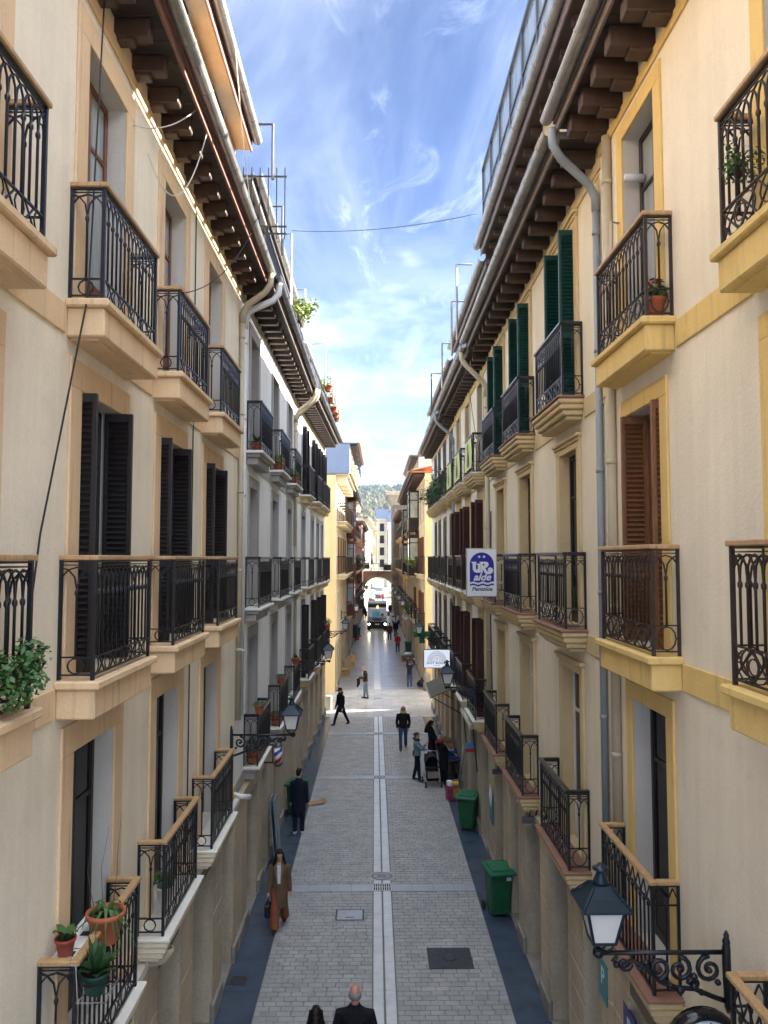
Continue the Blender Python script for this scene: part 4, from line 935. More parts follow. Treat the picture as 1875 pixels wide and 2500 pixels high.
# ---------------------------------------------------------------- signs
BLUE=mat('deep blue print',(.018,.014,.30),.35,0,0); WPANEL=mat('white sign panel',(.72,.75,.80),.3,0,.03,5); DKBLUE=mat('dark blue print',(.015,.02,.09),.4,0,0); ALU=mat('aluminium frame',(.5,.5,.5),.35,.7,.1,5)
t=thing('hanging_sign','white and blue guesthouse sign with an arched emblem hanging over the street','sign',(2.36,17.0,7.48))
q=MB(); q.cbox((-.335,-.06,-.53),(.335,.06,.53),.008); q.ob('case',ALU,t)
q=MB(); q.box((-.315,-.064,-.51),(.315,-.0605,.51)); q.ob('panel',WPANEL,t)
F=-.067
def flat(nm,pts,m,d=.002,y=F): q=MB(); q.prism([(a,y,b) for a,b in pts],(0,-d,0)); return q.ob(nm,m,t)
wave=lambda z,a:[(-.265+.53*i/24,z+a*math.sin(i/24*2*PI*2.5-.6)) for i in range(25)]
arch_pts=[(.265*math.cos(PI*i/16)*1.0,.175+.265*math.sin(PI*i/16)) for i in range(17)]
flat('blue_field',arch_pts+[(-.265,-.20)]+[(a,b) for a,b in wave(-.21,.014)]+[(.265,-.20)],BLUE)
flat('wave_band',wave(-.255,.014)+[(a,b-.035) for a,b in wave(-.255,.014)[::-1]],BLUE)
for cx in(-.055,.05): 
    pts=[]
    for i in range(16): a=PI*i/8+.2; r_=.036 if i%2==0 else .018; pts.append((cx+r_*math.cos(a),.345+r_*math.sin(a)))
    flat('star',pts,WPANEL,.002,F-.003)
WY=F-.003
flat('letter_U',[(-.235,.235),(-.11,.235),(-.13,.195),(-.13,.09),(-.12,.065),(-.095,.065),(-.085,.09),(-.085,.17),(-.125,.175),(-.12,.195),(-.03,.195),(-.03,-.005),(-.125,-.005),(-.175,.02),(-.20,.07),(-.20,.18),(-.215,.21)],WPANEL,.002,WY)
flat('letter_R',[(-.06,.235),(.10,.235),(.145,.21),(.15,.15),(.12,.115),(.075,.10),(.10,.05),(.13,.02),(.145,.03),(.13,.06),(.145,.10),(.19,.115),(.235,.09),(.25,.05),(.235,.0),(.19,-.035),(.13,-.04),(.07,-.02),(.03,.05),(.02,.09),(.02,-.005),(-.025,-.005),(-.025,.20)],WPANEL,.002,WY)
flat('letter_R_bowl',[(.025,.195),(.05,.195),(.065,.17),(.05,.145),(.025,.145)],BLUE,.002,WY-.0025)
textmesh('lettering','alde',.22,WPANEL,t,(.0,WY,-.105),(R(90),0,0),.001,.35,.006,sx=1.05)
textmesh('lettering','Pentsioa',.115,DKBLUE,t,(.0,F,-.365),(R(90),0,0),.001,.3,.003,sx=1.15)
q=MB()
for z in(.22,-.22): q.bar((.336,0,z),(.68,0,z),.05,.05)
q.ob('arm',ALU,t)
t=thing('hanging_sign','white lodging sign reading DOT ROOMS behind a lantern on the right','sign',(2.22,27.6,4.23))
q=MB(); q.cbox((-.48,-.06,-.335),(.48,.06,.335),.03); q.ob('case',mat('black sign rim',(.012,.012,.03),.4),t)
q=MB(); q.cbox((-.455,-.064,-.31),(.455,-.0605,.31),.002); q.ob('panel',mat('backlit sign panel',(.75,.78,.85),.3,0,0,emit=((.80,.87,1),.085)),t)
q=MB()
for rr_ in(.33,.27,.19): q.tube([(rr_*math.cos(PI*i/20),F,-.07+rr_*math.sin(PI*i/20)) for i in range(21)],.005,4)
for i in range(25): a=PI*i/24; r0=.09 if i%2==0 else .19; q.bar((r0*math.cos(a),F,-.07+r0*math.sin(a)),(.33*math.cos(a),F,-.07+.33*math.sin(a)),.006,.004,up=(0,1,0))
q.bar((-.335,F,-.075),(.335,F,-.075),.008,.004); q.ob('fan_emblem',DKBLUE,t)
textmesh('lettering','SS',.08,DKBLUE,t,(0,F,-.02),(R(90),0,0),.001); textmesh('lettering','DOT ROOMS',.115,DKBLUE,t,(.02,F,-.15),(R(90),0,0),.001,0,.002,sx=1.12)
textmesh('lettering','DONOSTIA',.04,DKBLUE,t,(0,F,-.245),(R(90),0,0),.001)
q=MB(); q.tube([(.48,0,.2),(.84,0,.2)],.02,6); q.ob('arm',IRON,t)
t=thing('pharmacy_cross','green pharmacy cross on a scrolled arm behind a lantern on the right','sign',(2.22,36.2,4.25))
GC=mat('green cross panel',(.01,.17,.06),.4)
q=MB(); q.cbox((-.40,-.08,-.13),(.40,.08,.13),.02); q.cbox((-.13,-.078,.131),(.13,.078,.42),.02); q.cbox((-.13,-.078,-.42),(.13,.078,-.131),.02); q.ob('cross',GC,t)
q=MB(); q.tube([(.4,.1,.02),(.84,.1,.02)],.02,6); q.tube([(p[1]+.55,.1,p[2]-.1) for p in spiral(0,0,.1,0,1.5)],.012,5); q.tube([(.45,.1,0),(.6,.1,-.2),(.84,.1,-.3)],.016,5); q.ob('arm',IRON,t)
q=MB(); q.cbox((.55,-.1,-.25),(.8,.08,.0),.01); tag(q.ob('meter_box',mat('pale grey box',(.42,.47,.50),.5),None,(2.22,36.2,4.2)),'pale grey cabinet fixed beside the green pharmacy cross','box')
t=thing('hanging_sign','white diamond shaped sign standing out on the right beyond the crossing','sign',(2.62,64.5,2.95)); q=MB(); q.prism([(0,-.04,-.36),(.36,-.04,0),(0,-.04,.36),(-.36,-.04,0)],(0,.08,0)); q.ob('panel',WPANEL,t); textmesh('lettering','Ganbara',.14,DKBLUE,t,(0,-.045,0),(R(90),0,0),.001)
t=thing('hanging_sign','dark board with red letters of a restaurant past the crossing on the left','sign',(-1.45,70,3.72)); q=MB(); q.cbox((-.55,-.05,-.5),(.55,.05,.5),.02); q.ob('board',mat('black sign board',(.02,.014,.018),.5),t); RED=mat('red letters',(.35,.03,.05),.5)
for i,(s,sz) in enumerate((('RESTAURANTE',.15),('JUANITO',.24),('KOJUA',.24),('BAR',.14))): textmesh('lettering',s,sz,RED,t,(0,-.056,.36-i*.24),(R(90),0,0),.001)
t=thing('hanging_sign','black upright board with yellow letters of a guesthouse far left','sign',(-1.72,80,5.9)); q=MB(); q.cbox((-.32,-.08,-.85),(-.02,.08,.85),.03); q.cbox((.02,-.05,-.75),(.3,.08,.65),.03); q.ob('board',MATS['black sign board'],t); YL=mat('yellow letters',(.65,.45,.03),.5)
for i,c in enumerate('PENTSIOA'): textmesh('lettering',c,.24,YL,t,(-.17,-.09,.74-i*.212),(R(90),0,0),.001)
for i,c in enumerate('NAIA'): textmesh('lettering',c,.2,MATS['yellow letters'],t,(.16,-.06,.45-i*.25),(R(90),0,0),.001)
t=thing('hanging_sign','green shop sign under the terrace railing left of the arch','sign',(-1.15,104,6.75)); q=MB(); q.cbox((-.45,-.05,-.42),(.5,.05,.42),.03); q.ob('board',mat('dark green sign',(.01,.07,.03),.5),t); q=MB(); q.box((-.38,-.056,.12),(.4,-.0505,.34)); q.ob('stripe',PALE,t); textmesh('lettering','LOMO',.26,mat('bright green letters',(.05,.5,.15),.5),t,(0,-.056,-.15),(R(90),0,0),.001)
# teal P plates on the right wall
def plate(label,y,z,wd,hg,m,txt):
    t=thing('wall_plate',label,'sign',(2.985,y,z)); q=MB(); q.cbox((-.012,-wd/2,-hg/2),(.012,wd/2,hg/2),.003); q.ob('panel',m,t); q=MB(); q.box((-.0135,-wd/2+.02,-hg/2+.02),(-.0122,wd/2-.02,hg/2-.02)); 
    textmesh('lettering',txt,hg*.62,WPANEL,t,(-.0135,0,.04),(R(90),0,R(-90)),.001,0,.004); return t
plate('teal square plate with a white P on the stone pier by the corner',10.32,2.32,.36,.5,mat('teal enamel',(.01,.20,.24),.35),'P')
plate('blue plate with a white P next to the yellow doorway, bottom right',9.28,2.25,.42,.55,mat('blue enamel',(.01,.035,.20),.35),'P')
# round sign
t=thing('round_sign','round white sign with a thick black rim at the bottom right edge','sign',(2.66,6.4,3.86))
q=MB(); q.lathe([(.26,-.07),(.305,-.06),(.315,0),(.305,.06),(.26,.07)],(0,0,0),32,axis='y',caps=False); q.ob('rim',mat('glossy black rim',(.01,.011,.013),.12),t)
q=MB(); q.lathe([(.262,-.05),(.262,.05)],(0,0,0),32,axis='y'); q.ob('face',mat('white acrylic',(.75,.77,.82),.25),t)
q=MB(); q.bar((-.02,-.056,.16),(.03,-.056,.235),.008,.004,up=(0,1,0)); q.ob('hand',IRON,t)
q=MB(); q.tube([(.3,0,0),(.4,0,0)],.02,6); q.ob('arm',IRON,t)
# barber pole
t=thing('barber_pole','red white and blue striped barber pole under the left lantern','barber pole',(-2.12,17.3,3.48))
def stripes():
    m=bpy.data.materials.new('barber stripes');m.use_nodes=True;N=m.node_tree.nodes;L=m.node_tree.links;b=N['Principled BSDF'];b.inputs['Roughness'].default_value=.2
    tc=N.new('ShaderNodeTexCoord');s=N.new('ShaderNodeSeparateXYZ');L.new(tc.outputs['Object'],s.inputs[0])
    at=N.new('ShaderNodeMath');at.operation='ARCTAN2';L.new(s.outputs[1],at.inputs[0]);L.new(s.outputs[0],at.inputs[1])
    k=N.new('ShaderNodeMath');k.operation='MULTIPLY_ADD';L.new(s.outputs[2],k.inputs[0]);k.inputs[1].default_value=-17;L.new(at.outputs[0],k.inputs[2])
    f=N.new('ShaderNodeMath');f.operation='MULTIPLY';f.inputs[1].default_value=1/(2*PI);L.new(k.outputs[0],f.inputs[0]);fr=N.new('ShaderNodeMath');fr.operation='FRACT';L.new(f.outputs[0],fr.inputs[0])
    r=N.new('ShaderNodeValToRGB');r.color_ramp.interpolation='CONSTANT';e=r.color_ramp.elements;e[0].color=(.55,.02,.03,1);e[0].position=0;e[1].position=.25;e[1].color=(.8,.8,.8,1)
    for p,c in((.5,(.02,.05,.35,1)),(.75,(.8,.8,.8,1))): x=e.new(p);x.color=c
    L.new(fr.outputs[0],r.inputs[0]);L.new(r.outputs[0],b.inputs['Base Color']);return m
q=MB(); q.lathe([(.085,-.17),(.085,.17)],(0,0,0),20); q.ob('cylinder',stripes(),t)
q=MB(); q.lathe([(.02,-.28),(.07,-.26),(.105,-.2),(.105,-.171)],(0,0,0),16); q.ob('base_cap',ZINCD,t); q=MB(); q.lathe([(.1,.171),(.1,.19),(.06,.25),(.01,.27)],(0,0,0),16); q.ob('top_cap',ZINCD,t)
q=MB(); q.bar((-.1,0,.2),(-.62,0,.2),.03,.03); q.bar((-.1,0,-.18),(-.62,0,-.18),.03,.03); q.bar((-.12,0,.21),(-.12,0,-.2),.02,.02); q.ob('bracket',IRON,t)
# ---------------------------------------------------------------- pots and plants
SOIL=mat('potting soil',(.03,.022,.016),.95)
def blades(m,n,L,w,up,rr,droop=1.0,base=(0,0,0),mi=0,seg=5):
    for i in range(n):
        a=2*PI*i/n+rr.uniform(-.4,.4); l=L*rr.uniform(.6,1.1); e=up*rr.uniform(.6,1.2); pts=[]
        for k in range(seg+1):
            t_=k/seg; r_=l*t_*(1-.12*t_); z=e*t_-droop*e*1.3*t_*t_
            pts.append((base[0]+r_*math.cos(a),base[1]+r_*math.sin(a),base[2]+z))
        sx,sy=-math.sin(a),math.cos(a); vs=[]
        for k,p in enumerate(pts):
            ww=w*(1-(k/seg)**1.6)*(.6+.8*min(1,k/1.5))*.5+.0008
            vs+=[(p[0]-sx*ww,p[1]-sy*ww,p[2]+.004),(p[0]+sx*ww,p[1]+sy*ww,p[2]+.004)]
        m.add(vs,[(2*k,2*k+1,2*k+3,2*k+2) for k in range(seg)],mi)
def leaves(m,n,c,rad,s,rr,mi=0,sq=1.0):
    for i in range(n):
        d=Vector((rr.gauss(0,1),rr.gauss(0,1),rr.gauss(0,1))).normalized()*(rr.random()**.45); p=Vector((c[0]+d.x*rad,c[1]+d.y*rad,c[2]+d.z*rad*sq))
        nrm=(d+Vector((rr.uniform(-.6,.6),rr.uniform(-.6,.6),rr.uniform(.1,1)))).normalized(); u=nrm.orthogonal().normalized(); u.rotate(Matrix.Rotation(rr.uniform(0,6.28),3,nrm)); v=nrm.cross(u); ss=s*rr.uniform(.7,1.3)
        m.add([p-u*ss,p-v*ss*.5-u*ss*.1,p+u*ss,p+v*ss*.5-u*ss*.1],[(0,1,2,3)],mi)
def pot(label,loc,r,h,m=None,kind='spider',L=.25,seed=1,lm=None,hook=0):
    rr=random.Random(seed); t=thing('potted_plant',label,'plant',loc)
    q=MB(); q.lathe([(r*.68,0),(r*.95,h*.82),(r*1.06,h*.83),(r*1.08,h),(r*.96,h),(r*.92,h*.86)],n=20,caps=False); q.lathe([(.001,.002),(r*.68,.002)],n=20,caps=False); q.ob('pot',m or TERRA,t)
    q=MB(); q.lathe([(r*.94,h*.87),(.001,h*.9)],n=16,caps=False); q.ob('soil',SOIL,t)
    q=MB()
    if kind=='spider': blades(q,56,L,.020,L*.95,rr,.85,(0,0,h*.88)); 
    elif kind=='agave': blades(q,22,L,.065,L*1.0,rr,.35,(0,0,h*.85)); blades(q,9,L*.6,.055,L*1.35,rr,.15,(0,0,h*.85))
    elif kind=='droop': blades(q,16,L*.9,.028,L*1.5,rr,1.05,(0,0,h*.85)); blades(q,8,L*1.3,.02,L*.9,rr,1.6,(0,0,h*.85))
    elif kind=='tuft': blades(q,7,L*.8,.07,L*1.3,rr,.5,(0,0,h*.85))
    else: leaves(q,170,(0,0,h+L*.6),L,.04,rr)
    o=q.ob('leaves',lm or LEAF,t); 
    if kind=='flower':
        q=MB(); leaves(q,26,(0,0,h+L*1.1),L*.7,.035,rr); q.ob('flowers',FLOW,t)
    if hook: 
        q=MB(); q.tube([(r*1.0*math.cos(i*PI/8),r*1.0*math.sin(i*PI/8),h*.55) for i in range(16)],.006,5,closed=True); q.tube([(-hook*r,0,h*.55),(-hook*(r+.05),0,h*.9),(-hook*(r+.09),0,h*.9)],.007,5); q.ob('holder',IRON,t)
    return t
t=thing('shelf_board','white plastic shelf across the nearest left balcony corner, under two pots','shelf',(-2.64,7.25,4.36)); q=MB(); q.cbox((-.13,-.55,0),(.09,.48,.02),.006); q.ob('board',WPL,t)
q=MB(); q.box((-.03,-.38,.0205),(.05,-.3,.0235)); q.box((-.03,-.02,.0205),(.05,.06,.0235)); q.ob('slot',FRD,t)
pot('small red plastic pot with a young leafy shoot on the white shelf',(-2.66,6.88,4.385),.085,.15,mat('red plastic pot',(.30,.05,.03),.45),'tuft',.2,3)
pot('big terracotta bowl pot with drooping strap leaves over the left balcony rail',(-2.46,7.30,4.30),.165,.27,TERRA,'droop',.34,4)
pot('dark green pot with a spiky agave hung outside the nearest left rail',(-2.35,6.76,4.14),.11,.17,mat('dark green plastic pot',(.01,.05,.035),.45),'agave',.24,5,LEAFD,hook=1)
q=MB(); 
for s in(-.14,0,.14): q.tube([(-.12,s,.3),(.0,s,.3),(.02,s,.0),(.26,s,.0),(.27,s,.06)],.005,5)
q.tube([(.27,-.15,.06),(.27,.15,.06)],.005,5); q.tube([(.02,-.15,0),(.02,.15,0)],.005,5); tag(q.ob('wire_rack',ZINC,None,(-2.47,6.76,4.13)),'thin wire rack holding the dark green agave pot','rack')
# dry climber in the left doorway
q=MB(); rr=random.Random(2)
for s in range(3):
    p=Vector((-2.74,7.9+.05*s,3.4)); pts=[p.copy()]
    for k in range(9): p=p+Vector((rr.uniform(-.03,.03),rr.uniform(-.07,.07),.19)); pts.append(p.copy())
    q.tube(pts,[.008-.0007*k for k in range(10)],4)
tag(q.ob('dry_climber',mat('dry stem',(.16,.13,.09),.8)),'bare dry stems climbing behind the big terracotta pot','plant')
pot('small spider plant in terracotta, lowest of the pots on the white house rails',(-2.48,16.85,4.46),.11,.19,None,'spider',.26,6,LEAF,hook=0)
pot('spider plant in terracotta on the second grey balcony rail',(-2.48,20.75,4.46),.11,.19,None,'spider',.26,7,LEAF)
pot('short spiky plant in terracotta on the third grey balcony rail',(-2.48,24.5,4.46),.12,.2,None,'agave',.16,8,LEAF)
pot('leafy pot on the rail of the shuttered house beyond the lantern',(-2.22,36.8,4.45),.13,.2,None,'bush',.2,9,LEAF)
pot('terracotta pot with broad upright leaves on the top grey balcony',(-2.60,16.95,10.16),.13,.17,None,'tuft',.36,10,LEAFD)
pot('red planter with small leaves on the second top grey balcony',(-2.58,20.8,10.16),.15,.2,None,'bush',.16,11,LEAFY)
pot('red planter with trailing leaves on the third top grey balcony',(-2.56,24.5,10.16),.15,.2,None,'bush',.2,12,LEAF)
pot('terracotta pot standing inside the lowest grey balcony',(-2.62,17.0,3.36),.16,.34,None,'bush',.16,13,LEAFD)
pot('terracotta pot standing inside the second grey balcony',(-2.62,20.95,3.36),.16,.3,None,'spider',.3,14,LEAF)
pot('terracotta pot with pink geranium in the top corner of the right balcony',(2.90,7.80,10.24),.105,.24,None,'flower',.13,15,LEAF)
pot('white pot with greenery behind the second left balcony bars',(-2.62,9.95,3.5),.11,.2,mat('white glazed pot',(.6,.6,.58),.3),'bush',.14,16,LEAF)
# jade plant over the left rail
def bush(label,c,rad,n,s,m,seed,sq=.8,clump=6,nm='shrub'):
    rr=random.Random(seed); t=thing(nm,label,'plant',c); q=MB()
    for i in range(clump):
        d=Vector((rr.gauss(0,.5),rr.gauss(0,.5),rr.gauss(0,.5))); cc=(d.x*rad,d.y*rad,d.z*rad*sq); q.tube([(0,0,-rad*.8),(cc[0]*.5,cc[1]*.5,cc[2]*.4-rad*.2),cc],[.014,.01,.005],5,1); leaves(q,n//clump,cc,rad*.62,s,rr)
    q.ob('foliage',[m,RAFT2],t); return t
bush('glossy jade plant spilling over the balcony rail at the left edge',(-2.45,5.30,7.08),.19,1300,.026,LEAF,3,1.2,11)
pot('terracotta pot under the jade plant at the left edge',(-2.66,5.2,6.74),.15,.25,None,'bush',.12,17,LEAFD)
bush('feathery fern poking through the upper right balcony bars',(2.80,5.72,10.85),.17,500,.018,LEAF,4,.5,7)
bush('bright yellow green shrub on the left roof terrace',(-2.25,22.3,15.0),.42,500,.06,LEAFY,5,1.0,7)
bush('yellow green tuft on the left roof terrace further along',(-2.25,31.5,14.9),.42,360,.06,LEAFY,6,.9,6)
for i,(y,z) in enumerate(((31.0,3),(33.4,2),(35.4,2),(36.9,1),(37.9,3))):
    t=pot(['first','second','third','fourth','fifth'][i]+' flower pot along the left roof terrace edge, orange blooms',(-1.88,y,14.55),.17,.26,None,'flower',.26,20+i,LEAFY)
for i,y in enumerate((30.3,33.1,35.8)): bush(['nearest','middle','farthest'][i]+' dense green shrub on the planted balconies of the right corner house',(2.78,y,10.75),.62,620,.06,LEAF if i%2 else LEAFD,30+i,.8,8)
bush('trailing balcony plants on the far right past the crossing',(2.55,50.2,7.6),.4,300,.06,LEAFY,40,1,6)
bush('planter greenery on the right first floor past the crossing',(2.5,56,4.2),.5,300,.07,LEAF,41,.7,6)
bush('dark hanging balcony plants left of the red bay window',(-1.5,68,7.6),.6,340,.08,LEAFD,42,1,6)
# banners on the right balconies
BANN=mat('pale lime banner cloth',(.58,.66,.28),.7,0,.08,3)
for i,(y,z) in enumerate(((21.9,10.3),(24.9,10.3),(27.6,10.3))):
    t=thing('banner',['nearest','middle','farthest'][i]+' lime green cloth banner tied to a right balcony rail','banner',(2.68,y,z)); q=MB()
    n=10; vs=[]
    for k in range(n+1):
        for j in range(5): vs.append((.012*math.sin(k*1.7+j),-.75+1.5*k/n,.85*j/4))
    q.add(vs,[(k*5+j,(k+1)*5+j,(k+1)*5+j+1,k*5+j+1) for k in range(n) for j in range(4)]); q.add([(v[0]+.006,v[1],v[2]) for v in vs],[(k*5+j,k*5+j+1,(k+1)*5+j+1,(k+1)*5+j) for k in range(n) for j in range(4)]); q.ob('cloth',BANN,t)
    q=MB(); q.lathe([(.002,0),(.16,.12),(.19,.3),(.09,.44),(.06,.5),(.11,.58),(.09,.68),(.002,.72)],(-.018,0,.06),12,sx=.04); q.ob('figure',DKBLUE,t)
# ---------------------------------------------------------------- things on the street
BLACKB=mat('black bin bag',(.012,.012,.014),.25,0,.2,6,.5,14)
CARD=mat('brown cardboard',(.34,.22,.12),.75,0,.12,5)
def cardbox(label,loc,s,rz,open_=True):
    t=thing('cardboard_box',label,'box',loc,rz); a,b,h=s
    q=MB(); q.box((-a/2,-b/2,0),(a/2,b/2,.008))
    for (x0,y0,x1,y1) in((-a/2,-b/2,a/2,-b/2+.008),(-a/2,b/2-.008,a/2,b/2),(-a/2,-b/2+.008,-a/2+.008,b/2-.008),(a/2-.008,-b/2+.008,a/2,b/2-.008)): q.box((x0,y0,.008),(x1,y1,h))
    q.ob('carton',CARD,t)
    for (c,ax,ay) in(((0,-b/2,h),(a/2,0,0),(0,-b*.3,b*.15)),((0,b/2,h),(a/2,0,0),(0,b*.3,b*.25)),((-a/2,0,h),(0,b/2,0),(-a*.25,0,-.1))):
        q=MB(); A=Vector(ax);Bv=Vector(ay); c=Vector(c)+Bv*.5; n=A.cross(Bv).normalized()*.004; q.obox(c,A,Bv*.5,n); q.ob('flap',CARD,t)
cardbox('open brown cardboard box by the left wall past the crossing',(-1.95,51.6,0),(.55,.45,.35),.3)
t=thing('cardboard_sheet','big crumpled cardboard sheet leaning out of the open box on the left','cardboard',(-1.75,52.1,.3),.4); q=MB(); q.obox((.1,.1,.42),(.38,.1,.25),(-.08,.02,.45),(.005,-.02,.003)); q.obox((.42,.1,.75),(.2,-.1,.05),(-.02,.1,.22),(.004,.01,-.003)); q.ob('sheet',CARD,t)
t=thing('cardboard_sheet','flat piece of cardboard lying beside the left green bin','cardboard',(-1.90,25.0,.02),.3); q=MB(); q.obox((0,0,.012),(.26,.03,.008),(-.02,.17,.0),(.0,.0,.004)); q.obox((.30,.05,.05),(.06,.0,.035),(-.02,.16,.0),(-.002,0,.004)); q.ob('sheet',CARD,t)
def sack(label,loc,r,sd,m=BLACKB):
    rr=random.Random(sd); t=thing('bin_bag',label,'bag',loc); q=MB(); n=14; prof=[(.5,.0),(.95,.08),(1,.35),(.85,.62),(.5,.85),(.15,.95),(.10,1.05),(.2,1.15)]
    q.lathe([(r*a,r*1.5*b) for a,b in prof],n=n); q.v=[(x*(1+rr.uniform(-.12,.12)),y*(1+rr.uniform(-.12,.12)),z*(1+rr.uniform(-.05,.05))) for x,y,z in q.v]; q.ob('bag',m,t)
sack('black bin bag slumped at the far side of the crossing on the right',(3.30,46.9,0),.36,1); sack('second black bin bag leaning on the first by the crossing',(2.9,47.3,0),.30,2)
t=thing('bollard','pale stone bollard slab at the left street corner','bollard',(-2.35,40.1,0)); q=MB(); q.cbox((-.18,-.14,0),(.18,.14,.75),.06); q.ob('post',PLINTH,t)
t=thing('bollard','rounded pale stone guard at the right corner past the crossing','bollard',(3.12,45.9,0)); q=MB(); q.lathe([(.22,0),(.2,.9),(.12,1.05),(.01,1.1)],n=12); q.ob('post',PLINTH,t)
# wrapped pallet
t=thing('pallet','pallet of goods under clear wrap on the right past the crossing','pallet',(2.55,58.7,0))
for i in range(5): q=MB(); q.box((-.5+i*.21,-.4,.1),(-.36+i*.21,.4,.13)); q.ob('plank',CARD,t)
for i in range(3): q=MB(); q.box((-.5,-.38+i*.34,0),(.48,-.28+i*.34,.099)); q.ob('bearer',CARD,t)
q=MB(); q.cbox((-.48,-.38,.131),(.46,.38,.5),.05); q.ob('goods',mat('grey wrapped goods',(.10,.10,.12),.3,0,.4,5),t); q=MB(); q.lathe([(.4,.5),(.38,.6),(.2,.68),(.02,.7)],n=14); q.ob('wrap',mat('clear plastic wrap',(.5,.53,.55),.15,0,.3,6),t)
# display of goods outside the shop
t=thing('display_table','dark trestle table outside the shop on the right, piled with goods','table',(2.72,28.9,0)); q=MB(); q.cbox((-.38,-1.6,.72),(.30,1.5,.76),.01); q.ob('top',RAFT2,t)
for sx in(-.3,.22):
    for sy in(-1.45,1.35): q=MB(); q.box((sx,sy,0),(sx+.05,sy+.05,.719)); q.ob('leg',RAFT2,t)
q=MB(); q.box((-.385,-1.62,.1),(-.375,1.52,.75)); q.ob('cloth',mat('dark blue cloth',(.015,.02,.07),.8),t)
def crate(label,x,y,z,m,goods,sd,rz=0,grp='crates on the shop table'):
    rr=random.Random(sd); t=thing('crate',label,'crate',(x,y,z),rz,grp); a,b,h=.5,.36,.16
    q=MB(); q.box((-a/2,-b/2,0),(a/2,b/2,.01)); q.ob('base',m,t)
    for (x0,y0,x1,y1) in((-a/2,-b/2,a/2,-b/2+.012),(-a/2,b/2-.012,a/2,b/2)):
        for k in range(2): q=MB(); q.box((x0,y0,.015+k*.08),(x1,y1,.075+k*.08)); q.ob('slat',m,t)
    for x0 in(-a/2,a/2-.012):
        q=MB(); q.box((x0,-b/2+.0125,.011),(x0+.012,b/2-.0125,h)); q.ob('end',m,t)
    q=MB()
    for i in range(22): r_=rr.uniform(.03,.05); q.lathe([(.001,-r_),(r_*.8,-r_*.5),(r_,0),(r_*.8,r_*.5),(.001,r_)],(rr.uniform(-.2,.2),rr.uniform(-.13,.13),.05+rr.uniform(0,.1)),7)
    o=q.ob('goods',goods,t); o['kind']='stuff'
BLUEC=mat('blue plastic crate',(.02,.05,.30),.4); WOODC=woodm('pale crate wood',(.42,.30,.17)); 
crate('blue crate at the near end of the shop table',2.70,27.62,.765,BLUEC,mat('mixed dark fruit',(.10,.05,.08),.5,0,.5,20),1); crate('second blue crate on the shop table, behind the near one',2.70,28.1,.765,BLUEC,mat('white packets',(.55,.57,.62),.4,0,.3,20),2)
crate('pale wooden crate of orange fruit on the shop table',2.70,28.75,.765,WOODC,mat('oranges',(.55,.22,.03),.5),3); crate('wooden crate of books and packets on the shop table',2.70,29.3,.765,WOODC,mat('brown packets',(.30,.20,.12),.6,0,.4,20),4); crate('pale wooden crate at the far end of the shop table',2.70,29.9,.765,WOODC,mat('yellow fruit',(.5,.38,.05),.5),5)
t=thing('shopping_bag','bright pink and yellow shopping bag standing by the second right bin','bag',(2.55,25.35,0),.3); q=MB(); q.cbox((-.22,-.14,0),(.22,.14,.46),.03); q.ob('body',mat('pink printed bag',(.28,.04,.10),.5,0,.5,9),t); q=MB(); q.cbox((-.05,-.147,.12),(.2,-.141,.40),.002); q.ob('print',mat('yellow print',(.4,.3,.05),.5,0,.4,14),t); q=MB(); q.cbox((-.2,-.1,.461),(-.04,.1,.62),.02); q.ob('carton',WPL,t); q=MB(); q.cbox((.02,-.1,.461),(.19,.1,.56),.02); q.ob('packet',YL,t)
q=MB(); q.tube([(-.12,-.12,.44),(-.1,-.13,.66),(.1,-.13,.66),(.12,-.12,.44)],.008,5); q.ob('handle',WPL,t)
t=thing('crate_small','small blue box on the pavement behind the second right bin','box',(2.78,24.6,0)); q=MB(); q.cbox((-.18,-.14,0),(.18,.14,.3),.01); q.ob('box_body',BLUEC,t); q=MB(); q.cbox((-.2,-.16,.301),(.2,.16,.33),.01); q.ob('lid',BLUEC,t)
t=thing('broom','broom with a grey handle leaning on the right wall','broom',(2.86,26.1,0)); q=MB(); q.tube([(-.1,0,.12),(.14,.1,1.55)],.014,6); q.ob('handle',ALU,t); q=MB(); q.obox((-.11,0,.08),(.05,.13,0),(.02,-.008,.0),(-.01,0,.06)); q.ob('brush',SHG,t)
t=thing('broom','mop with a pale head leaning beside the broom','mop',(2.86,25.75,0)); q=MB(); q.tube([(-.06,0,.2),(.14,.06,1.5)],.013,6); q.ob('handle',mat('steel blue pole',(.15,.2,.28),.4,.5),t); q=MB(); q.lathe([(.09,0),(.1,.1),(.05,.22),(.01,.24)],(-.07,0,0),10); q.ob('mop_head',PALE,t)
t=thing('menu_board','teal notice board with a white sheet hanging on the right stone pier','notice board',(2.97,19.75,1.6)); q=MB(); q.cbox((-.035,-.26,-.42),(.0,.26,.30),.006); q.ob('board',mat('teal painted board',(.03,.17,.18),.5),t); q=MB(); q.obox((-.045,-.02,.24),(.0,.17,.11),(.0,-.11,.17),(.003,0,0)); q.ob('sheet',WPANEL,t)
t=thing('folding_boards','two grey folded boards leaning on the left wall','boards',(-2.52,20.3,0))
for i in range(2): q=MB(); q.obox((-.06+i*.09,0,.82),(.012,0,.0),(0,.32,0),(-.07,0,.82)); q.ob('board',mat('grey blue board',(.20,.25,.30),.4),t)
